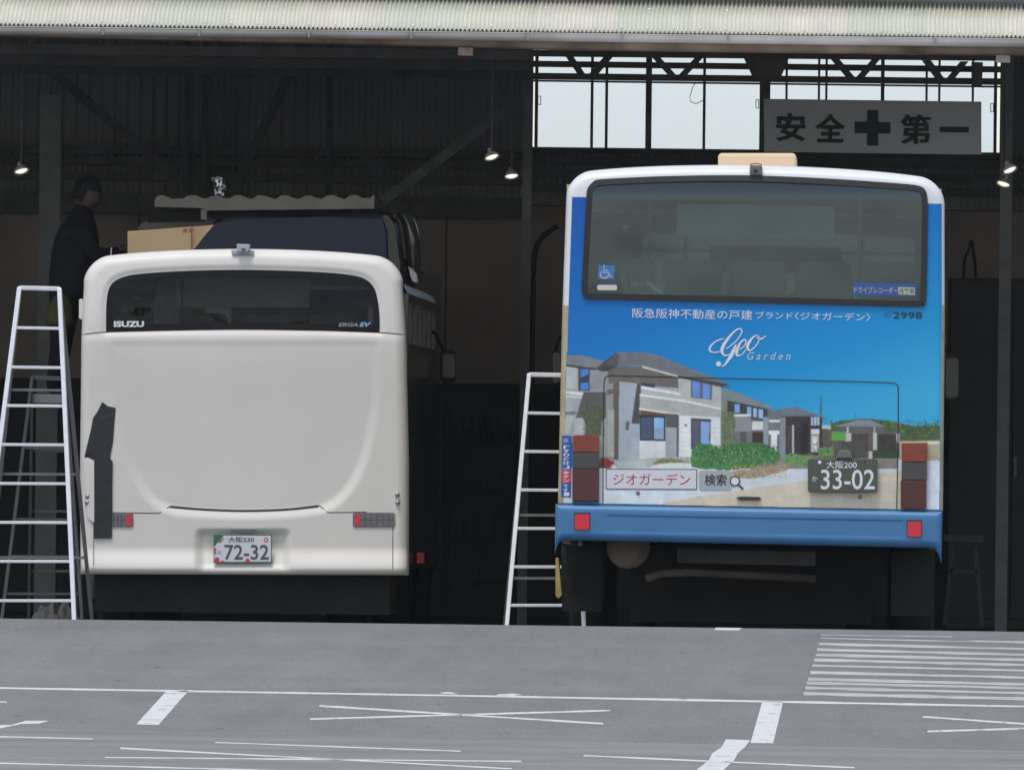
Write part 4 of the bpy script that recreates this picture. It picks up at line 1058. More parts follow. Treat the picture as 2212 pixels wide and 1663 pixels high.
A(Z7((1022, 548), (1335, 562), (1332, 800), (1318, 870), (1020, 858)), (208, 212, 212)); A(Z7((1112, 565), (1262, 575), (1258, 800), (1112, 800)), (74, 66, 66)); A(Z7((1122, 580), (1178, 585), (1178, 800), (1120, 800)), (84, 86, 104)); A(Z7((1188, 592), (1252, 596), (1250, 780), (1188, 780)), (128, 162, 204))
A(Z7((1060, 615), (1085, 612), (1078, 632), (1066, 630)), (110, 90, 84)); A(Z7((620, 595), (645, 590), (640, 660), (615, 655)), (80, 80, 84))
A(Z7((395, 196), (545, 72), (700, 70), (830, 82), (1405, 312), (1345, 332), (1270, 300), (1015, 252), (830, 190), (745, 180), (565, 168), (480, 215), (420, 210)), (112, 114, 118))
A(Z7((395, 190), (545, 72), (575, 92), (560, 172), (480, 215), (420, 212)), (70, 66, 64)); A(Z7((1015, 245), (1405, 312), (1345, 334), (1010, 260)), (72, 66, 64)); A(Z7((745, 172), (1015, 248), (1012, 258), (742, 186)), (196, 190, 182))
for k in range(9):
    t = k / 9; A(Z7((545 - 110 * t, 78 + 100 * t), (700 + 60 * t, 74 + 95 * t), (830 + 470 * t, 86 + 205 * t), (830 + 470 * t, 90 + 205 * t), (700 + 60 * t, 79 + 95 * t), (545 - 110 * t, 83 + 100 * t)), (96, 98, 102))
for k in range(7):
    t = k / 7; A(Z7((735, 405 + 95 * t), (1070, 452 + 85 * t), (1335, 507 + 50 * t), (1335, 509 + 50 * t), (1070, 455 + 85 * t), (735, 408 + 95 * t)), (146, 150, 149))
for k in range(8):
    yy = 575 + 34 * k; A(B7(1022, yy, 1110, yy + 3), (186, 190, 190)); A(B7(1262, yy, 1334, yy + 3), (186, 190, 190))
for k in range(6):
    xx = 575 + 24 * k; A(Z7((xx, 300), (xx + 3, 300), (xx + 3, 920), (xx, 920)), (142, 150, 158)) if xx < 660 else None
for k in range(14):
    t = k / 14; A(Z8((990 + 150 * t, 725), (994 + 150 * t, 725), (994 + 150 * t, 868), (990 + 150 * t, 868)), (52, 48, 47))
for k in range(8):
    t = k / 8; A(Z8((785 + 135 * t, 720), (790 + 135 * t, 720), (790 + 135 * t, 868), (785 + 135 * t, 868)), (64, 57, 54))
# beds, bushes and kerbs
A(Z7((560, 900), (760, 880), (1130, 870), (1100, 915), (1000, 912), (800, 940), (560, 955)), (168, 176, 174)); A(Z7((800, 935), (930, 905), (1060, 905), (1250, 950), (1230, 965), (1050, 925), (930, 922), (830, 945)), (206, 206, 200))
A(rough(Z7((810, 915), (880, 875), (960, 870), (1050, 885), (1100, 905), (940, 905)), 1.0, 5), (110, 124, 78)); leafmess(1408, 990, 1490, 1000, 40, [(96, 128, 70), (180, 80, 70), (120, 140, 90)], .8, 2.0)
A(rough(Z7((1110, 925), (1115, 815), (1180, 752), (1270, 765), (1330, 800), (1400, 765), (1500, 752), (1640, 752), (1740, 790), (1785, 835), (1790, 885), (1600, 935), (1400, 962), (1250, 955), (1130, 935)), 1.6, 7), (70, 118, 70))
leafmess(1495, 962, 1678, 1008, 330, [(60, 112, 62), (86, 136, 80), (48, 88, 56), (104, 148, 92), (40, 74, 50)], 1.0, 3.2)
A(rough(Z7((1420, 965), (1540, 955), (1800, 910), (1850, 960), (1700, 1000), (1560, 1025), (1440, 1015)), 1.0, 5), (150, 140, 120)); leafmess(1580, 1004, 1700, 1032, 110, [(190, 70, 66), (130, 150, 90), (200, 180, 150), (150, 60, 60), (170, 160, 80)], .8, 2.2)
A(rough(Z7((1820, 870), (1900, 840), (1990, 855), (1990, 925), (1830, 915)), 1.2, 5), (104, 140, 84)); leafmess(1696, 980, 1760, 1005, 60, [(90, 136, 76), (120, 150, 100), (70, 100, 64)], .8, 2.4)
A(rough(B8(700, 780, 900, 915), 1.0, 5), (74, 72, 70)); A(rough(B8(520, 830, 640, 900), 1.0, 5), (96, 140, 80)); leafmess(1755, 955, 1830, 992, 50, [(80, 84, 76), (60, 62, 60), (100, 104, 92)], 1, 3)
A(rough(Z7((415, 945), (425, 870), (470, 865), (535, 900), (500, 945)), 1.0, 5), (120, 52, 52)); leafmess(1290, 985, 1325, 1012, 40, [(130, 50, 50), (96, 50, 54), (150, 90, 80)], .8, 2)
def gblur(a, sg):
    n = max(1, int(3 * sg)); w = np.exp(-np.arange(-n, n + 1) ** 2 / (2 * sg * sg)); w /= w.sum()
    for ax in (0, 1):
        p = np.pad(a, [(n, n) if i_ == ax else (0, 0) for i_ in range(a.ndim)], mode='edge')
        a = sum(w[k_] * np.take(p, range(k_, k_ + a.shape[ax]), axis=ax) for k_ in range(2 * n + 1))
    return a
# blend the outline with the printed sky, soften like a photograph, halve to one vertex per step
gx = AX0 + (np.arange(ANX) + .5) * ASTEP; gy = AY0 + (np.arange(ANY) + .5) * ASTEP
GX, GY = np.meshgrid(gx, gy)
Wp_ = at_np(GX, GY, np.full(GX.shape, DB)).reshape(ANY, ANX, 3) - np.array(broot.location)[None, None]
tsky = 1.53 + 0.165 * Wp_[..., 0] - 0.45 * Wp_[..., 2] + 0.05
RAMP_P = [0.05, 0.5, 0.8, 1.0]; RAMP_C = np.array([(0.008, 0.105, 0.48), (0.006, 0.20, 0.60), (0.012, 0.33, 0.70), (0.05, 0.46, 0.78)])
SKYC = np.stack([np.interp(tsky, RAMP_P, RAMP_C[:, c_]) for c_ in range(3)], -1)
CV = COV[..., None]; FULL = PIX * CV + SKYC * (1 - CV)
FULL = gblur(FULL, 0.8) * (1 + 0.10 * fbm(ANX, ANY, 300, 2)[..., None]); CB = gblur(COV, 1.2)
st_ = 2; C2 = FULL[::st_, ::st_]; V2 = CB[::st_, ::st_]; X2, Y2 = GX[::st_, ::st_], GY[::st_, ::st_]
ny2, nx2 = X2.shape
# keep the sheet inside the body outline and clear of nothing else
ok2 = (X2 > Lb(Y2) + 11) & (X2 < Rb(Y2) - 7) & (Y2 < bot_b(X2) - 0.5)
PV = at_np(X2, Y2, np.full(X2.shape, DB - 0.0025)) - np.array(broot.location)[None]
use = (V2 > 0.015) & ok2
fq = [(j_ * nx2 + i_, j_ * nx2 + i_ + 1, (j_ + 1) * nx2 + i_ + 1, (j_ + 1) * nx2 + i_) for j_ in range(ny2 - 1) for i_ in range(nx2 - 1)
      if ok2[j_, i_] and ok2[j_, i_ + 1] and ok2[j_ + 1, i_] and ok2[j_ + 1, i_ + 1] and (use[j_, i_] or use[j_ + 1, i_] or use[j_, i_ + 1] or use[j_ + 1, i_ + 1])]
me = bpy.data.meshes.new('advert_print'); me.from_pydata(PV.tolist(), [], fq)
ca_ = me.color_attributes.new('print', 'FLOAT_COLOR', 'POINT')
ca_.data.foreach_set('color', np.concatenate([np.clip(C2.reshape(-1, 3), 0, 1), np.ones((nx2 * ny2, 1))], 1).ravel())
M_print = bpy.data.materials.new('printed_picture'); M_print.use_nodes = True
_n = M_print.node_tree; _b = _n.nodes['Principled BSDF']; _b.inputs['Roughness'].default_value = 0.4; _b.inputs['Specular IOR Level'].default_value = 0.3
_at = _n.nodes.new('ShaderNodeVertexColor'); _at.layer_name = 'print'; _n.links.new(_at.outputs['Color'], _b.inputs['Base Color'])
me.materials.append(M_print)
adp = bpy.data.objects.new('advert_print', me); COL.objects.link(adp); adp.parent = broot
tag(adp, 'printed advertisement of grey houses, garden and pavement')
AD = DB - 0.005
# lettering on the panel
text_on('lettering', '阪急阪神不動産の戸建', (1366, 666, 1625, 686.5), DB - 0.003, M_letter, broot, tilt=0.0175, bold=0.0)
text_on('lettering', 'ブランド', (1633, 673, 1712, 688), DB - 0.003, M_letter, broot, tilt=0.0175, bold=0.0)
text_on('lettering', '〈ジオガーデン〉', (1717, 674, 1880, 691), DB - 0.003, M_letter, broot, tilt=0.0175, bold=0.0)
text_on('lettering', '2998', (1929, 673.5, 1992, 688), DB - 0.003, M_letter_dk, broot, tilt=0.018, bold=0.01)
text_on('lettering', '㊞', (1909, 672, 1925, 688), DB - 0.003, mat('faint_blue_print', (0.03, 0.12, 0.28), 0.5), broot)
def G(zx, zy): return (1680 + zx * 0.09946) / 1.10669, (770 + zy * 0.09946) / 1.10669
lg = MB()
def stroke(pts, ws, n=7):
    path = smooth_path([G(*p) for p in pts], n)
    tw = np.interp(np.linspace(0, len(ws) - 1, len(path)), range(len(ws)), ws)
    lg.ribbon(path, [float(w) * 0.0899 * 1.15 for w in tw], DB - 0.003)
stroke([(500, 395), (400, 425), (290, 480), (205, 560), (165, 640), (180, 695), (240, 725), (330, 725), (440, 705)], [22, 26, 30, 34, 40, 36, 26, 22, 20])
stroke([(560, 640), (680, 560), (800, 455), (880, 350), (938, 250), (930, 185), (870, 160), (780, 210), (660, 330), (540, 490), (470, 630), (465, 720), (510, 790), (580, 800), (660, 770)], [18, 22, 22, 22, 24, 26, 28, 34, 46, 62, 72, 60, 34, 26, 20])
stroke([(800, 540), (740, 680), (680, 810), (600, 930), (530, 1020), (450, 1068)], [24, 70, 78, 56, 34, 16])
stroke([(890, 660), (990, 580), (1035, 500), (1030, 430), (990, 425), (910, 490), (850, 600), (815, 720), (820, 790), (870, 805), (960, 760), (1040, 650)], [18, 22, 26, 28, 30, 40, 56, 66, 48, 28, 22, 16])
stroke([(1300, 315), (1220, 355), (1130, 460), (1075, 580), (1090, 655), (1150, 675), (1240, 610), (1320, 510), (1350, 420), (1330, 340), (1290, 320)], [24, 36, 56, 62, 46, 26, 22, 22, 26, 40, 30])
stroke([(1310, 310), (1350, 390), (1420, 400), (1480, 360), (1525, 335)], [60, 56, 28, 22, 18])
for k in range(1):
    c_ = G(380, 1005); lg.flat([(c_[0] + 5.6 * math.cos(a), c_[1] + 5.6 * math.sin(a)) for a in [i * math.pi / 8 for i in range(16)]], DB - 0.0033)
lg.build('script_lettering', M_letter, broot)
text_on('lettering', 'G a r d e n', (*G(1065, 715), *G(2110, 910)), DB - 0.003, mat('pale_blue_lettering', (0.45, 0.62, 0.80), 0.5), broot, shear=0.3, bold=0.01)
# search box and button
sb = MB().flat(rrect(1308.5, 1012, 1506, 1057, 3, 0.004), AD).build('search_box', M_letter_gr, broot)
MB().flat(rrect(1310.5, 1014, 1504, 1055, 2, 0.004), AD - 0.0006).build('search_field', mat('print_white', (0.74, 0.73, 0.78), 0.4), sb)
text_on('lettering', 'ジオガーデン', (1324, 1022, 1491, 1047), AD - 0.0014, M_letter_rd, sb, tilt=0.006, bold=0.0)
MB().flat(rrect(1510, 1016, 1581, 1059, 6, 0.004), AD).build('search_button', mat('print_silver', (0.42, 0.46, 0.47), 0.3), sb)
text_on('lettering', '検索', (1522, 1024, 1570, 1049), AD - 0.001, M_letter_bk, sb, bold=0.012)
mb = MB(); cx, cy = 1587.5, 1039
mb.ribbon([(cx + 10 * math.cos(a), cy + 10 * math.sin(a)) for a in [i * math.pi / 12 for i in range(25)]], 3.2, AD - 0.0016)
mb.ribbon([(cx + 7, cy + 7), (1605, 1056)], [4, 5], AD - 0.0016); mb.build('magnifier_symbol', mat('print_dark_grey', (0.10, 0.09, 0.075), 0.5), sb)
MB().flat([(cx + 9 * math.cos(a), cy + 9 * math.sin(a)) for a in [i * math.pi / 8 for i in range(16)]], AD - 0.0011).build('magnifier_glass', M_letter, sb)
# hatch gap
hp = [(1302.5, 1086), (1303, 960), (1304, 860), (1305, 822)] 
mb = MB(); mb.ribbon(hp, 2.0, AD - 0.0005)
mb.ribbon([(1305, 822), (1308, 814), (1318, 811)] + [(1318 + i * 60, 811 + i * 1.52) for i in range(1, 10)] + [(1915, 826.4), (1932, 827.5), (1939, 831), (1940.5, 840), (1940, 930), (1938.5, 1020), (1937, 1099)], 2.0, AD - 0.0005)
mb.build('hatch_gap', M_seam, broot)
# tail lamps
for x0, x1, ys, tl in ((1237, 1294, (940, 977, 1012, 1083), 0.0), (1947.5, 2003, (957, 998, 1036, 1098.5), 0.0)):
    off = 0 if x0 < 1500 else -1.5
    lamp = MB().prism(rrect(x0, ys[1], x1 + off * .3, ys[2], 1.5), DB - 0.045, 0.05).build('tail_lamp', M_smoke, broot, bevel=0.003)
    MB().prism(rrect(x0 + .3, ys[0], x1, ys[1] - .6, 3), DB - 0.048, 0.05).build('amber_lens', M_orange, lamp, bevel=0.004)
    MB().prism(rrect(x0 - .5 + off, ys[2] + .6, x1 + off, ys[3], 3), DB - 0.048, 0.05).build('red_lens', M_red, lamp, bevel=0.004)
# plate, plate lamp, handle, bolts, sticker
bp_ = MB().prism(rrect(1745, 991, 1895.5, 1063, 5), DB - 0.055, 0.03).build('number_plate', M_plate_gr, broot, bevel=0.003)
text_on('lettering', '大阪200', (1785, 995.5, 1851, 1012), DB - 0.0565, M_letter, bp_, bold=0.01)
text_on('lettering', '33-02', (1773, 1014, 1889.5, 1057), DB - 0.0565, M_letter, bp_, bold=0.008)
text_on('lettering', 'か', (1754, 1028, 1766, 1040), DB - 0.0565, M_letter, bp_)
disc(1770.5, 998, 4, 4, DB - 0.0575, M_letter, 'plate_bolt', bp_); disc(1868, 998, 3, 3, DB - 0.0575, M_smoke, 'plate_bolt', bp_)
MB().prism([(1812, 974), (1828, 971), (1838, 975), (1842, 990), (1805, 990)], DB - 0.07, 0.065).build('plate_lamp', M_camdk, broot, bevel=0.006)
MB().prism([(1590, 1074), (1600, 1072), (1640, 1073), (1645, 1076), (1640, 1080), (1598, 1080)], AD - 0.02, 0.018).build('hatch_handle', mat('brown_black_handle', (0.05, 0.038, 0.028), 0.5), broot, bevel=0.003)
for x_, y_ in ((1378, 1064), (1858, 1073.5)):
    mb = MB(); mb.lathe(at(x_, y_, AD), (0, -1, 0), [(0.001, 0.008), (0.009, 0.007), (0.0145, 0.0)], 12); mb.build('hatch_bolt', mat('dull_bolt', (0.28, 0.25, 0.23), 0.5), broot, smooth=True)
st = MB().flat([(1214, 940), (1235, 941.5), (1233, 1074), (1211.5, 1073)], AD - 0.0003).build('warning_sticker', M_stickblue, broot)
MB().flat([(1212.8, 1015), (1234, 1015.5), (1233.6, 1043), (1212.4, 1042.5)], AD - 0.0010).build('red_band', M_stickred, st)
for i_, ch in enumerate('「すり抜け」'):
    text_on('lettering', ch, (1217, 962 + i_ * 8.6, 1230, 969.5 + i_ * 8.6), AD - 0.0016, M_letter, st, bold=0.03)
for i_, ch in enumerate('キケン'): text_on('lettering', ch, (1216.5, 1017 + i_ * 8.4, 1230, 1024.5 + i_ * 8.4), AD - 0.0018, M_letter, st, bold=0.03)
for i_, ch in enumerate('です'): text_on('lettering', ch, (1217, 1046 + i_ * 9, 1227, 1053 + i_ * 9), AD - 0.0016, M_letter, st, bold=0.03)
disc(1222, 951, 6, 5, AD - 0.0012, mat('faint_white_print', (0.25, 0.33, 0.55), .5), 'round_emblem', st)
MB().flat(rrect(1218, 1063, 1230, 1071, 3), AD - 0.0012).build('bus_symbol', M_letter, st)
# stickers on the rear window
wD = DB - 0.0075
s1 = MB().flat([(1293, 573), (1328, 573.5), (1326, 603), (1292, 602)], wD).build('wheelchair_sticker', mat('wheelchair_blue', (0.06, 0.19, 0.47), .5), bw)
mb = MB(); Wp = lambda x, y: ((1330 + x * .14014) / 1.10669, (620 + y * .14014) / 1.10669); pale = mat('sticker_pale', (0.42, 0.56, 0.66), .5)
mb.ribbon([Wp(815, 120), Wp(805, 185), Wp(880, 190)], 2.2, wD - .001); mb.ribbon([Wp(805, 185), Wp(800, 225), Wp(890, 225), Wp(915, 295), Wp(950, 290)], 2.6, wD - .001)
mb.ribbon(smooth_path([Wp(775, 205), Wp(750, 250), Wp(765, 300), Wp(815, 322), Wp(865, 310), Wp(890, 275)], 4), 2.4, wD - .0012); mb.build('wheelchair_symbol', pale, s1)
_c = Wp(815, 112); disc(_c[0], _c[1], 2.0, 2.0, wD - .001, pale, 'wheelchair_symbol', s1)
MB().flat(rrect(1290, 615.5, 1333, 627, 4), wD).build('white_sticker', mat('sticker_white', (0.66, 0.65, 0.62), .5), bw)
s2 = MB().flat([(1842, 610), (1980, 613.5), (1979, 641), (1842, 637.5)], wD).build('recorder_sticker', mat('recorder_blue', (0.035, 0.10, 0.33), .5), bw)
text_on('lettering', 'ドライブレコーダー', (1845, 619, 1939, 633), wD - .001, mat('faded_yellow_lettering', (0.42, 0.42, 0.33), .5), s2, tilt=.018, bold=0.02)
MB().flat([(1940, 620.5), (1976, 621.5), (1976, 637), (1941, 636)], wD - .001).build('yellow_label', M_letter_y, s2)
text_on('lettering', '搭載車', (1942, 622.5, 1975, 635), wD - .002, M_stickblue, s2, bold=0.01)
# things behind the glass: papers, seat row, pale stand-in panel
pp = mat('pale_green_paper', (0.86, 0.97, 0.93), .8)
MB().prism([(1396, 606), (1402, 607), (1434, 632), (1433, 636), (1428, 637), (1397, 616)], DB + 0.06, 0.01).build('rolled_paper', pp, broot)
MB().prism([(1360, 607), (1374, 605), (1384, 614), (1376, 622), (1362, 620)], DB + 0.075, 0.05).build('white_cloth', mat('lavender_cloth', (0.6, 0.6, 0.7), .9), broot, bevel=0.01)
MB().prism([(1384, 606), (1396, 602), (1400, 612), (1394, 618), (1380, 618)], DB + 0.08, 0.05).build('green_cloth', mat('sage_cloth', (0.36, 0.46, 0.40), .9), broot, bevel=0.01)
MB().prism([(1341, 592), (1352, 600), (1360, 636), (1348, 637)], DB + 0.08, 0.02).build('grey_card', mat('beige_card', (0.42, 0.40, 0.36), .9), broot)
MB().prism([(1352, 630), (1436, 632), (1436, 640), (1352, 639)], DB + 0.09, 0.04).build('parcel_ledge', mat('beige_ledge', (0.38, 0.37, 0.31), .9), broot)
MB().prism([(1425, 604), (1436, 604), (1435, 622), (1428, 618)], DB + 0.08, 0.02).build('grey_card', mat('sage_card', (0.36, 0.42, 0.38), .9), broot)
for k in range(5):
    MB().prism(rrect(1290 + 142 * k, 560 + 2 * k, 1415 + 142 * k, 690, 16), DB + 0.6, 0.12).build('seat_back', M_seat, broot, bevel=0.02)
rail_m = mat('pale_grab_rail', (0.55, 0.52, 0.40), .4)
for x_ in (1405, 1858): MB().tube([at(x_, 395, DB + 1.25), at(x_ - 2, 690, DB + 1.25)], 0.014, 8).build('grab_pole', rail_m, broot, smooth=True)
for y_ in (455,): MB().tube([at(1275, y_, DB + 1.35), at(1985, y_ + 13, DB + 1.35)], 0.012, 8).build('grab_rail', rail_m, broot, smooth=True)
MB().prism([(1462, 440), (1802, 446), (1802, 515), (1462, 508)], DB + 0.9, 0.05).build('windscreen_view_panel', mat('teal_grey_panel', (0.60, 0.75, 0.80), .7), broot)  # added panel, brightens the patch where the windscreen would show through
# roof camera and beige roof unit
cb = float(bf.depth(np.array([1632.]), np.array([372.]))[0])
bc = MB().prism([(1620, 357), (1646, 357.5), (1646.5, 378), (1619, 377)], cb - 0.05, 0.09).build('rear_camera', M_camdk, broot, bevel=0.006)
disc(1632, 370, 5, 4, cb - 0.0515, M_seam, 'camera_lens', bc)
MB().tube([at(1619, 356, cb - .02), at(1632, 353.5, cb - .02), at(1646, 356, cb - .02)], 0.004, 6).build('camera_wire', M_rust, bc)
MB().prism(rrect(1551, 331, 1720, 375, 9), DB + 2.2, 1.2).build('roof_unit', M_cardbeige, broot, bevel=0.02)
# bumper
tb = lambda x: 1088.5 + 0.0187 * (x - 1204)
def bb(x):
    base = 1166 + 0.0215 * (x - 1200)
    e = np.clip((24 - np.minimum(x - 1199.0, 2036.0 - x)) / 24.0, 0, 1)
    return base + 34 * e ** 3
def h_bump(px, py):
    yy = py - 0.0187 * (px - 1204)
    inx = sstep(1306, 1312, px) * (1 - sstep(1948, 1954, px))
    iny = sstep(1110, 1114, yy) * (1 - sstep(1145, 1149, yy))
    return 0.060 - 0.0022 * inx * iny
bm_ = Face(DB, lambda y: np.interp(y, [1080, 1200], [1200, 1198.5]), lambda y: np.interp(y, [1080, 1200], [2037, 2034]), tb, bb, 220, 60, 0.045, h_bump, KB, edge_bottom=True, rb=0.05)
bm_.build('bumper', [M_bumper], broot, skirt=0.35)
bm_.strip([(1312 + i * 32, 1110 + 0.0187 * (108 + i * 32)) for i in range(21)], 1.2, 0.0008).build('bumper_crease', mat('bumper_shadow_gap', (0.015, 0.05, 0.11), .5), broot)
for x0, y0, x1, y1 in ((1242, 1110.5, 1273, 1143), (1960.5, 1126.5, 1990, 1158.5)):
    rf = bm_.patch(rrect(x0 - 2, y0 - 4, x1 + 2, y1 + 1, 2), 0.003).build('reflector', mat('reflector_bed', (0.03, 0.06, 0.10), .5), broot)
    bm_.patch(rrect(x0, y0, x1, y1, 3), 0.012).build('reflector_lens', M_redref, rf)
MB().prism([(1202, 1086.5), (1205, 1086.5), (2034, 1102), (2037, 1105), (2037, 1107), (1202, 1091)], DB - 0.02, 0.10).build('bumper_gap', M_seam, broot)
# body sides and undercarriage
xlb, xrb = at(1206, 900, DB).x, at(2038, 900, DB).x
bus_body(broot, xlb + 0.03, xrb - 0.03, at(1600, 1180, DB).z, at(1600, 660, DB).z, at(1600, 420, DB).z, at(1600, 361, DB).z, 0.30, 10.6, mat('beige_side_paint', (0.55, 0.47, 0.28), 0.4), M_inter, M_white2)
for sx_ in (xlb + 0.17, xlb + 0.48, xrb - 0.48, xrb - 0.17): wheel('wheel', sx_, 3.0, 0.28, 0.48, 0.27, broot)
for sx_ in (xlb + 0.2, xrb - 0.2): wheel('wheel', sx_, 8.3, 0.28, 0.48, 0.27, broot)
mb = MB(); mb.box(xlb + 0.45, xrb - 0.45, 1.7, 10, -0.02, at(1600, 1178, DB).z - 0.02); mb.build('chassis', M_under, broot)
mb = MB(); mb.lathe(at(1357, 1182, DB + 0.5), (0, -1, 0), [(0.14, -0.2), (0.14, 0.0), (0.125, 0.02), (0.07, 0.035), (0.0005, 0.04)], 24); mb.build('round_silencer', mat('rusty_tank', (0.2, 0.16, 0.13), .8, var=.4, vscale=8), broot, smooth=True)
MB().tube([at(1395, 1250, DB + .4), at(1430, 1238, DB + .4), at(1500, 1236, DB + .4), at(1570, 1240, DB + .5), at(1660, 1244, DB + .6), at(1760, 1250, DB + .7)], 0.028, 10).build('exhaust_pipe', M_pipe, broot, smooth=True)
MB().prism([(1462, 1184), (1762, 1190), (1762, 1222), (1462, 1216)], DB + 0.45, 0.4).build('engine_tray', mat('grimy_grey_tray', (0.06, 0.06, 0.065), .8, var=.3), broot, bevel=0.01)
for pts in ([(1212, 1178), (1300, 1180), (1300, 1320), (1214, 1320)], [(1925, 1192), (2020, 1194), (2016, 1330), (1925, 1330)]):
    MB().prism(pts, DB + 0.9, 0.02).build('mud_flap', M_tyre, broot)
MB().prism([(1200, 1205), (1206, 1205), (1213, 1285), (1206, 1292), (1200, 1286)], DB + 0.55, 0.3).build('yellow_guard', mat('yellow_guard_paint', (0.42, 0.34, 0.10), .6, var=.3), broot)
for pts, arm in ((rrect(2040, 770, 2071, 863, 11), ((2050, 772), (2040, 745), (2035, 730))), (rrect(1192, 758, 1212, 830, 8), ((1200, 760), (1206, 735), (1212, 725)))):
    mr = MB().prism(pts, DB + 10.4, 0.10).build('side_mirror', mat('mirror_housing', (0.11, 0.11, 0.115), .35), broot, bevel=0.012)
    MB().tube([at(*a, DB + 10.45) for a in arm], 0.014, 6).build('mirror_arm', M_black, mr)
    MB().flat([( (x - sum(p[0] for p in pts) / len(pts)) * .82 + sum(p[0] for p in pts) / len(pts), (y - sum(p[1] for p in pts) / len(pts)) * .9 + sum(p[1] for p in pts) / len(pts)) for x, y in pts], DB + 10.397).build('mirror_glass', MATS['mirror_glass'], mr)

# ================================================================== dark coach standing behind the white bus
DC = 111.5
croot = thing('dark_coach', 'dark coach with navy rear glass standing behind the white bus', 'coach', (at(560, 1300, DC).x, DC - 100, -0.2))
# beige scalloped cover on its roof
sc = [(334, 432), (340, 424), (350, 421), (360, 425), (372, 430), (385, 429)]
xx = 395
while xx < 795: sc += [(xx, 430 + random.uniform(-1, 1)), (xx + 12, 423 + random.uniform(-1.5, 1)), (xx + 26, 422 + random.uniform(-1, 1.5)), (xx + 38, 428 + random.uniform(-1, 1))]; xx += 50
sc += [(800, 428), (805, 421), (809, 424), (808, 451), (446, 455), (440, 450), (334, 447)]
MB().prism(sc, DC - 0.25, 0.6).build('roof_cover', M_scallop, croot)
MB().prism([(809, 426), (822, 430), (822, 452), (809, 451)], DC - 0.2, 0.5).build('cover_end', mat('dull_purple_grey', (0.09, 0.085, 0.09), .7), croot)
MB().prism([(434, 449), (447, 450), (446, 475), (434, 474)], DC - 0.15, 0.1).build('cover_bracket', M_scallop, croot)
MB().prism([(330, 452), (440, 452), (440, 478), (318, 480)], DC + 0.05, 0.2).build('roof_rack', M_black, croot)
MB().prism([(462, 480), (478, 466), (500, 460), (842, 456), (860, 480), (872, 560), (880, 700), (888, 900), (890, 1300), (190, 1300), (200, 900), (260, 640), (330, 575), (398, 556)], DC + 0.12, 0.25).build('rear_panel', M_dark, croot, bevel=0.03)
MB().prism([(408, 540), (440, 500), (468, 478), (520, 470), (700, 466), (826, 470), (836, 500), (838, 580), (400, 580)], DC + 0.05, 0.05).build('rear_window', M_bluewin, croot, bevel=0.01)
MB().prism([(446, 456), (815, 454), (826, 468), (700, 464), (520, 467), (460, 474)], DC + 0.04, 0.06).build('window_header', M_black, croot)
MB().prism([(296, 497), (303, 484), (318, 477), (470, 474), (470, 486), (330, 496)], DC + 0.95, 0.2).build('roof_edge', mat('cream_roof_edge', (0.55, 0.51, 0.43), .6), croot, bevel=0.01)
gl = mat('glossy_grey_pillar', (0.13, 0.13, 0.13), 0.12, coat=0.6)
pil = MB()
for (a, b, c, d) in (((858, 455), (880, 458), (845, 480), (862, 480)),): pass
path = smooth_path([(868, 458), (882, 480), (889, 510), (893, 545), (894, 580), (896, 612)], 5)
pil.tube([at(x, y, DC + 0.3) for x, y in path], [0.035 + 0.02 * math.sin(math.pi * i / (len(path) - 1)) for i in range(len(path))], 12)
pil.build('corner_pillar', gl, croot, smooth=True)
path = smooth_path([(850, 460), (853, 500), (858, 540), (866, 590), (878, 620)], 5)
MB().tube([at(x, y, DC + 0.2) for x, y in path], 0.022, 8).build('window_trim', gl, croot, smooth=True)
MB().prism([(880, 574), (893, 580), (902, 606), (898, 612), (888, 598)], DC + 0.1, 0.1).build('corner_trim', M_scallop, croot)
MB().prism([(901, 1193), (920, 1192), (918, 1217), (902, 1218)], DC + 0.05, 0.06).build('tail_lamp', mat('dim_red_lens', (0.30, 0.01, 0.015), .2), croot, bevel=0.005)
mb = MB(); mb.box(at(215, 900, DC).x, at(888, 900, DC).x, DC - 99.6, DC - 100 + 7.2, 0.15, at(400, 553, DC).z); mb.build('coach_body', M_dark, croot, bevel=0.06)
for xx in (250, 860): wheel('wheel', at(xx, 1200, DC).x, DC - 97, 0.28, 0.48, 0.3, croot)

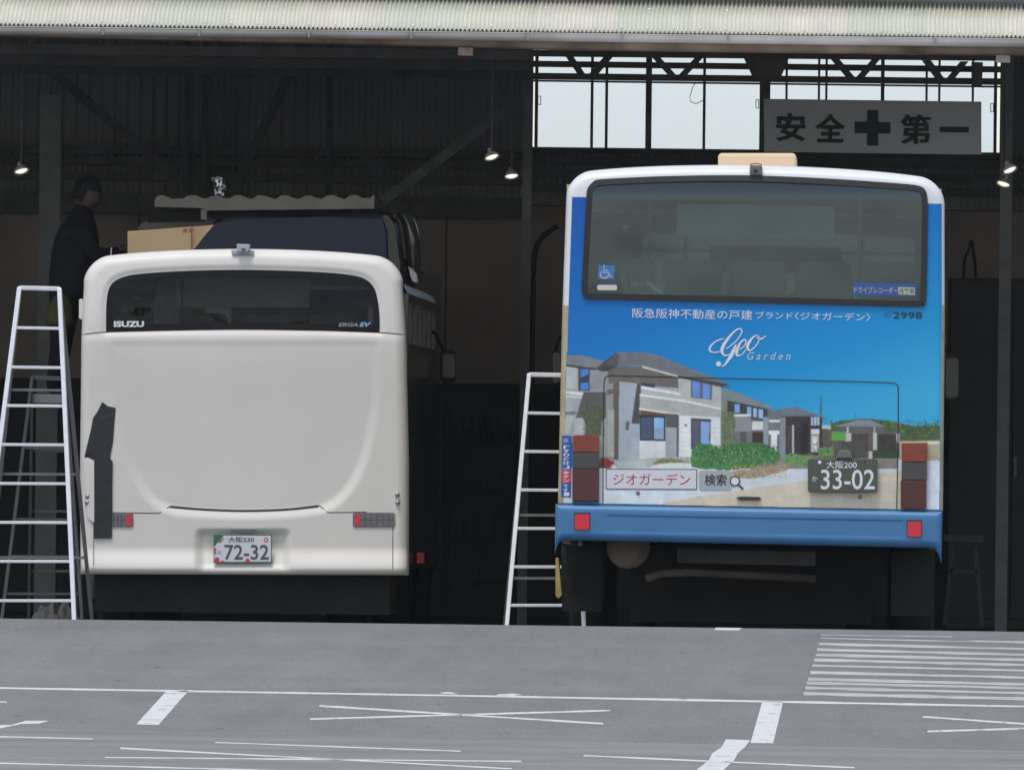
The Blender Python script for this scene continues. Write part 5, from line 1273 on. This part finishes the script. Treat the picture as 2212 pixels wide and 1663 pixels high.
# ================================================================== ladders
def ladder(name, label, D, rail_l, rail_r, ys, w, m_r, m_rear, lean=0.55, back=0.9, rear_off=(0, 0), rear=True, group=None, capw=0.0):
    """step ladder: front frame with rungs, rear frame hinged at the top. rails given by top/bottom pixels"""
    (lx0, ly0), (lx1, ly1) = rail_l; (rx0, ry0), (rx1, ry1) = rail_r
    root = thing(name, label, 'ladder', (at((lx1 + rx1) / 2, ly1, D).x, D - 100, -0.2), group)
    Db = D - lean
    def fr(side, t):                          # t 0 top .. 1 bottom
        a, b = (rail_l if side == 0 else rail_r)
        return at(a[0] + (b[0] - a[0]) * t, a[1] + (b[1] - a[1]) * t, D + (Db - D) * t)
    for s_ in (0, 1): MB().bar(fr(s_, 0), fr(s_, 1), w, 0.055).build('rail', m_r, root, bevel=0.004)
    for y in ys:
        t = (y - ly0) / (ly1 - ly0); a, b = fr(0, t), fr(1, t)
        MB().bar(a + Vector((w * .45, 0, 0)), b - Vector((w * .45, 0, 0)), 0.020 if y != ys[0] else 0.026, 0.05).build('rung', m_r, root, bevel=0.003)
    for s_ in (0, 1):
        p = fr(s_, 1); MB().bar(p + Vector((0, 0, 0.015)), p - Vector((0, 0, 0.03)), w * 1.25, 0.07).build('rubber_foot', M_black, root)
    if rear:
        for s_ in (0, 1):
            a = fr(s_, 0.01) + Vector((0, 0.05, 0)); b = fr(s_, 1.0) + Vector((rear_off[s_], lean + back, 0))
            MB().bar(a, b, w * .85, 0.04).build('rear_rail', m_rear, root, bevel=0.003)
        for t in (0.3, 0.55, 0.8):
            a = fr(0, t); b = fr(1, t); off = 0.05 + (lean + back) * t
            MB().bar(a + Vector((rear_off[0] * t, off, 0)), b + Vector((rear_off[1] * t, off, 0)), 0.018, 0.03).build('rear_brace', m_rear, root)
        p, q_ = fr(0, 0.0), fr(1, 0.0)
        MB().bar(p + Vector((0, .03, 0.0)), q_ + Vector((0, .03, 0.0)), 0.03, 0.09).build('top_cap', m_r, root)
    return root
lad1 = ladder('step_ladder', 'bright aluminium step ladder beside the white bus, left edge of the photo', 103.0, ((42, 622), (-50, 1352)), ((128.5, 624), (161, 1352)),
       (622, 708, 793, 876, 960, 1044, 1128, 1212, 1297), 0.030, M_alu, M_alu_old, rear_off=(-0.03, 0.045))
ladder('step_ladder', 'bright aluminium step ladder half hidden behind the blue bus', 102.2, ((1143, 809), (1094, 1362)), ((1238, 811), (1262, 1362)),
       (809, 892, 975, 1058, 1141, 1224, 1307), 0.028, M_alu, M_alu_old, rear_off=(-0.05, 0.05))
plat = ladder('work_platform', 'dull grey platform ladder behind the bright one, carrying the crouched worker', 109.0, ((70, 815), (4, 1340)), ((141, 818), (178, 1340)),
       (966, 1044, 1121, 1201, 1282), 0.026, M_alu_old, M_alu_old, rear_off=(0.12, -0.10), back=0.7)
plat['category'] = 'platform'; plat['label'] = 'dull grey platform ladder behind the bright one, with a person standing on it'
zdk = at(100, 851, 109).z
mb = MB(); mb.box(at(70, 851, 109).x, at(142, 851, 109).x, 8.98, 9.75, zdk - 0.065, zdk); mb.build('deck', mat('pale_deck', (0.62, 0.58, 0.56), .6), plat, bevel=0.006)

# ================================================================== the box on the roof, sign, lamps, small things
bx = MB().prism([(275.5, 500), (413, 490), (413, 589), (276, 589)], DW + 1.6, 0.45).build('cardboard_box', M_card, None, bevel=0.003)
org = Vector((bx.data.vertices[0].co)); 
tag(bx, 'brown cardboard box standing on the white bus roof, left of the navy glass', 'box')
MB().prism([(413.5, 490), (462, 486), (440, 512), (413.5, 546)], DW + 1.63, 0.006).build('box_flap', M_card, bx)
text_on('lettering', '茶菓', (394, 494, 420, 503), DW + 1.597, mat('brown_print', (0.22, 0.10, 0.05), .8), bx, bold=0.01, tilt=-.06)
sg = thing('safety_sign', 'white safety-first banner with green cross below the rear window truss', 'sign', at(1885, 335, 111.5))
MB().prism([R2(1088, 428), R2(2028, 440), R2(2028, 669), R2(1090, 656)], 111.5, 0.03).build('board', M_sign, sg)
def Rb2(x0, y0, x1, y1): a = R2(x0, y0); b = R2(x1, y1); return (a[0], a[1], b[0], b[1])
for ch, b_ in (('安', (1140, 488, 1268, 612)), ('全', (1310, 492, 1440, 616)), ('第', (1680, 494, 1808, 622)), ('一', (1848, 548, 1974, 572))):
    text_on('lettering', ch, Rb2(*b_), 111.49, M_letter_bk, sg, bold={'安': 0.03, '全': 0.03, '第': 0.012, '一': 0.0}[ch], tilt=0.012)
text_on('lettering', '第', Rb2(1683, 495, 1811, 623), 111.488, M_letter_bk, sg, bold=0.012, tilt=0.012)
text_on('lettering', '第', Rb2(1677, 493, 1805, 621), 111.486, M_letter_bk, sg, bold=0.012, tilt=0.012)
MB().flat([R2(*p) for p in ((1535, 476), (1582, 477), (1582, 528), (1635, 529), (1635, 578), (1582, 577), (1582, 630), (1535, 630), (1535, 577), (1480, 576), (1480, 526), (1535, 527))], 111.49).build('green_cross', M_sign_g, sg)

def lamp(x, y, ytop, D, ax, label, k=0.85):
    p = at(x, y, D)
    root = thing('pendant_lamp', label, 'lamp', p, 'pendant lamps hanging in the shed')
    top = Vector((at(x + (y - ytop) * 0.0127, ytop, D).x, D - 100, 5.3))
    MB().tube([p + Vector((0, 0, 0.02)), top], 0.008, 6).build('cord', mat('grey_cable', (0.14, 0.14, 0.14), .7), root)
    a = Vector(ax).normalized()
    MB().lathe(p, a, [(0.018 * k, -0.06), (0.022 * k, -0.035), (0.045 * k, -0.02), (0.064 * k, 0.0), (0.068 * k, 0.012), (0.062 * k, 0.012), (0.04 * k, -0.012), (0.01, -0.02)], 20).build('shade', M_lampshade, root, smooth=True)
    MB().lathe(p, a, [(0.002, 0.014), (0.035 * k, 0.012), (0.050 * k, 0.004), (0.040 * k, -0.008)], 16).build('bulb', M_bulb, root, smooth=True)
lamp(46, 368, 140, 110, (0.25, -0.34, -0.9), 'lit pendant lamp at the far left above the worker')
lamp(1062, 338, 120, 109, (0.3, -0.34, -0.9), 'higher lit pendant lamp of the pair left of the rear window')
lamp(1105, 379, 140, 112, (0.12, -0.34, -0.93), 'lower lit pendant lamp of the pair left of the rear window')
lamp(2181, 366, 160, 109, (0.38, -0.34, -0.88), 'higher lit pendant lamp of the pair beside the right column')
lamp(2168, 396, 160, 112, (-0.25, -0.34, -0.9), 'lower lit pendant lamp of the pair beside the right column')

# shiny crumpled foil hanging over the coach
mb = MB()
for i in range(40):
    x, y = random.uniform(463, 487), random.uniform(383, 420); p = at(x, y, 106.5 + random.uniform(-.05, .05)); s_ = random.uniform(.012, .032)
    vs = [p + Vector((random.uniform(-s_, s_), random.uniform(-s_, s_), random.uniform(-s_, s_))) for _ in range(3)]; mb.add(vs, [(0, 1, 2)])
tag(mb.build('foil_ornament', mat('crumpled_foil', (0.85, 0.87, 0.9), 0.3, metal=0.5)), 'crumpled silver foil hanging above the beige cover', 'foil')
# hoses and rope on the back wall
tag(MB().tube([at(x, y, 115.6) for x, y in smooth_path([(1204, 488), (1180, 505), (1163, 525), (1154, 560), (1152, 640), (1150, 760), (1148, 900)], 5)], 0.02, 8).build('wall_hose', M_rubberhose), 'black hose hanging down the column left of the blue bus', 'hose')
tag(MB().tube([at(x, y, 119.5) for x, y in smooth_path([(2080, 640), (2081, 600), (2084, 560), (2092, 540), (2098, 520), (2102, 540), (2106, 570), (2107, 600), (2106, 640)], 4)], 0.014, 6).build('wall_hose', M_rubberhose), 'black hose looped on the brown wall right of the blue bus', 'hose')
# dark cabinet on the right
cb_ = thing('steel_cabinet', 'tall black steel cabinet right of the blue bus', 'cabinet', (at(2125, 1300, 116.6).x, 16.6, -0.2))
xa, xb = at(2046, 900, 116.6).x, at(2320, 900, 116.6).x; zc = at(2100, 601, 116.6).z
mb = MB(); mb.box(xa, xb, 16.6, 17.2, -0.2, zc); mb.build('carcass', M_cabinet, cb_, bevel=0.01)
for k in range(2):
    mb = MB(); wdt = (xb - xa) / 2; mb.box(xa + wdt * k + .015, xa + wdt * (k + 1) - .015, 16.575, 16.599, -0.12, zc - 0.03); d_ = mb.build('door', M_cabinet, cb_, bevel=0.004)
    mb = MB(); mb.box(xa + wdt - .05 + .08 * k, xa + wdt - .03 + .08 * k, 16.555, 16.574, 0.95, 1.10); mb.build('handle', M_steel_l, d_)
# trestle and trolley in the dark on the right
tr = thing('steel_trestle', 'dim steel trestle standing on the floor right of the blue bus', 'trestle', (at(2085, 1340, 106).x, 6, -0.2))
for a, b in (((2105, 1160), (2122, 1350)), ((2062, 1162), (2040, 1350))): MB().bar(at(*a, 106), at(*b, 106), 0.03, 0.03).build('leg', M_under2, tr)
MB().bar(at(2040, 1162, 106), at(2125, 1164, 106), 0.05, 0.08).build('top_beam', M_under2, tr)
MB().bar(at(2052, 1232, 106), at(2112, 1236, 106), 0.025, 0.03).build('cross_bar', M_under2, tr)
# cluttered rack between the buses
rk = thing('parts_rack', 'dark cluttered parts rack in the gap between the two buses', 'rack', (at(1040, 1300, 117.5).x, 17.5, -0.2))
for x in (965, 1115): MB().bar(at(x, 930, 117.5), at(x, 1330, 117.5), 0.04, 0.04).build('post', M_under2, rk)
for y in (960, 1060, 1160, 1260): MB().bar(at(955, y, 117.5), at(1125, y + 2, 117.5), 0.03, 0.5).build('shelf', M_under2, rk)
for k in range(16):
    x = 968 + 9.4 * k; hgt = random.uniform(25, 85); MB().prism([(x, 958 - hgt), (x + random.uniform(3, 8), 958 - hgt * random.uniform(.8, 1)), (x + 8, 958), (x - 1, 958)], 117.5 + random.uniform(-.1, .15), 0.08).build('stored_part', random.choice([M_under, M_under2, M_cabinet]), rk)
for k in range(9):
    x = 968 + 16 * k; y = random.choice((1057, 1157, 1257)); MB().prism(rrect(x, y - random.uniform(30, 70), x + 14, y, 2), 117.5 - .1, 0.2).build('stored_part', random.choice([M_under, M_cabinet, M_cabinet]), rk)
# crumpled sheet on the floor at far left
mb = MB(); n = 16; V = []
for j in range(n):
    for i in range(n):
        p = at(45 + 150 * i / (n - 1), 1345, 105.2 + j * 0.05); bump_ = math.sin(math.pi * i / (n - 1)) * math.sin(math.pi * j / (n - 1))
        V.append((p.x, p.y, -0.19 + 0.26 * bump_ * random.uniform(.45, 1)))
mb.add(V, [(j * n + i, j * n + i + 1, (j + 1) * n + i + 1, (j + 1) * n + i) for j in range(n - 1) for i in range(n - 1)])
tag(mb.build('floor_sheet', M_tarp), 'crumpled grey sheet on the floor behind the left ladder', 'sheet')

# ================================================================== the worker on the platform
DP = 109.4
proot = thing('person', 'person in dark jacket standing on the platform, reaching toward the cardboard box', 'person', at(110, 851, DP))
def skinned(name, joints, edges, m, root_i=0, sub=2):
    me = bpy.data.meshes.new(name); org = parent_origin(proot)
    me.from_pydata([tuple(Vector(j[0]) - org) for j in joints], edges, [])
    me.materials.append(m)
    o = bpy.data.objects.new(name, me); COL.objects.link(o); o.parent = proot
    sk = o.modifiers.new('skin', 'SKIN'); sk.use_smooth_shade = True
    for i, j in enumerate(joints):
        sv = me.skin_vertices[0].data[i]; sv.radius = j[1] if isinstance(j[1], tuple) else (j[1], j[1]); sv.use_root = (i == root_i)
    sb_ = o.modifiers.new('smooth', 'SUBSURF'); sb_.levels = sub; sb_.render_levels = sub
    return o
def J(x, y, dd, r): return (at(x, y, DP + dd), r)
jn = [J(140, 640, 0, (.17, .15)), J(154, 585, 0, (.19, .17)), J(166, 530, 0, (.20, .19)), J(170, 488, 0, (.15, .15)), J(178, 458, 0, .085), J(184, 442, 0, .06),
      J(175, 500, -.17, .075), J(205, 552, -.20, .062), J(244, 548, -.12, .045), J(258, 538, -.08, .034),
      J(168, 500, .17, .075), J(200, 556, .2, .062), J(240, 552, .14, .045), J(256, 542, .1, .034),
      J(135, 665, -.09, .10), J(128, 755, -.09, .072), J(112, 838, -.09, .05), J(126, 846, -.12, .045),
      J(143, 665, .09, .10), J(134, 755, .09, .072), J(116, 838, .09, .05), J(130, 846, .1, .045)]
ed = [(0, 1), (1, 2), (2, 3), (3, 4), (4, 5), (3, 6), (6, 7), (7, 8), (8, 9), (3, 10), (10, 11), (11, 12), (12, 13), (0, 14), (14, 15), (15, 16), (16, 17), (0, 18), (18, 19), (19, 20), (20, 21)]
skinned('body', jn, ed, M_cloth)
# head: skull, jaw, nose and ears in one mesh, then hair
hc = at(187, 420, DP); mb = MB(); V = []; nu_, nv_ = 28, 20
fw = Vector((0.80, -0.45, -0.30)).normalized(); sd_ = fw.cross(Vector((0, 0, 1))).normalized(); upv = sd_.cross(fw).normalized()
for j in range(nv_ + 1):
    th = math.pi * j / nv_
    for i in range(nu_):
        ph = 2 * math.pi * i / nu_
        a, b, c = math.sin(th) * math.cos(ph), math.sin(th) * math.sin(ph), math.cos(th)
        rx, ry, rz = 0.098, 0.074, 0.118
        if c < 0: ry *= 1 - 0.22 * (-c); rx *= 1 - 0.10 * (-c)
        nose = 0.022 * math.exp(-((ph if ph < math.pi else ph - 2 * math.pi) ** 2) / 0.03) * math.exp(-((c + 0.12) ** 2) / 0.02)
        eye = sum(-0.008 * math.exp(-(((ph if ph < math.pi else ph - 2 * math.pi) - e_) ** 2) / 0.03) * math.exp(-((c - 0.10) ** 2) / 0.008) for e_ in (-.42, .42))
        mouth = -0.004 * math.exp(-((ph if ph < math.pi else ph - 2 * math.pi) ** 2) / 0.08) * math.exp(-((c + 0.48) ** 2) / 0.003)
        ear = 0.014 * math.exp(-((abs(ph if ph < math.pi else ph - 2 * math.pi) - 1.75) ** 2) / 0.015) * math.exp(-((c) ** 2) / 0.03)
        k = 1 + (nose + eye + mouth + ear) / 0.09
        V.append(hc + fw * (a * rx * k) + sd_ * (b * ry * k) + upv * (c * rz))
mb.add(V, [(j * nu_ + i, j * nu_ + (i + 1) % nu_, (j + 1) * nu_ + (i + 1) % nu_, (j + 1) * nu_ + i) for j in range(nv_) for i in range(nu_)])
hd = mb.build('head', M_skin, proot, smooth=True)
mb = MB(); V = []
for j in range(13):
    th = math.pi * 0.62 * j / 12
    for i in range(nu_):
        ph = 2 * math.pi * i / nu_; cut = 1.0 if math.cos(ph) < 0.35 else 0.62
        t2 = th * cut; a, b, c = math.sin(t2) * math.cos(ph), math.sin(t2) * math.sin(ph), math.cos(t2)
        k = 1.13 + 0.03 * math.sin(7 * ph + 3 * j)
        V.append(hc + fw * (a * .098 * k) + sd_ * (b * .076 * k) + upv * (c * .120 * k))
mb.add(V, [(j * nu_ + i, j * nu_ + (i + 1) % nu_, (j + 1) * nu_ + (i + 1) % nu_, (j + 1) * nu_ + i) for j in range(12) for i in range(nu_)])
mb.build('hair', M_hair, hd, smooth=True)
# hands with five fingers each, curled at the box
for wx, wy_, dd in ((258, 538, -.08), (256, 542, .10)):
    w0 = at(wx, wy_, DP + dd); hm = []; he = []
    hm.append((w0, .028)); hm.append((w0 + Vector((.05, 0, .012)), (.018, .036))); he.append((0, 1))
    for k in range(4):
        b0 = w0 + Vector((.085, -.032 + .021 * k, .018)); L_ = (.030, .036, .034, .026)[k]; i0 = len(hm)
        hm += [(b0, .010), (b0 + Vector((L_, 0, -.004)), .0095), (b0 + Vector((L_ * 1.5, 0, -.028)), .008)]; he += [(1, i0), (i0, i0 + 1), (i0 + 1, i0 + 2)]
    i0 = len(hm); hm += [(w0 + Vector((.03, -.045, .0)), .011), (w0 + Vector((.062, -.062, -.012)), .009)]; he += [(0, i0), (i0, i0 + 1)]
    skinned('hand', hm, he, M_skin, 0, 1)
mb = MB(); c0 = at(126, 672, DP - 0.22)
mb.lathe(c0 + Vector((0, 0, -.11)), (0.12, 0, 1), [(.01, 0), (.085, .01), (.10, .05), (.09, .12), (.06, .20), (.03, .23), (.005, .235)], 16)
mb.build('waist_cloth', M_lime, proot, smooth=True)

# ================================================================== thin haze over the whole yard
mb = MB(); mb.box(-1600, 1600, -1600, 1600, -2.2, 7.5)
hm_ = bpy.data.materials.new('thin_haze'); hm_.use_nodes = True
n_ = hm_.node_tree; n_.nodes.clear(); ho = n_.nodes.new('ShaderNodeOutputMaterial'); pv = n_.nodes.new('ShaderNodeVolumePrincipled')
pv.inputs['Density'].default_value = 0.00012; pv.inputs['Color'].default_value = (0.90, 0.95, 1.0, 1); pv.inputs['Anisotropy'].default_value = 0.2
n_.links.new(pv.outputs[0], ho.inputs['Volume'])
tag(mb.build('haze', hm_), kind='stuff')
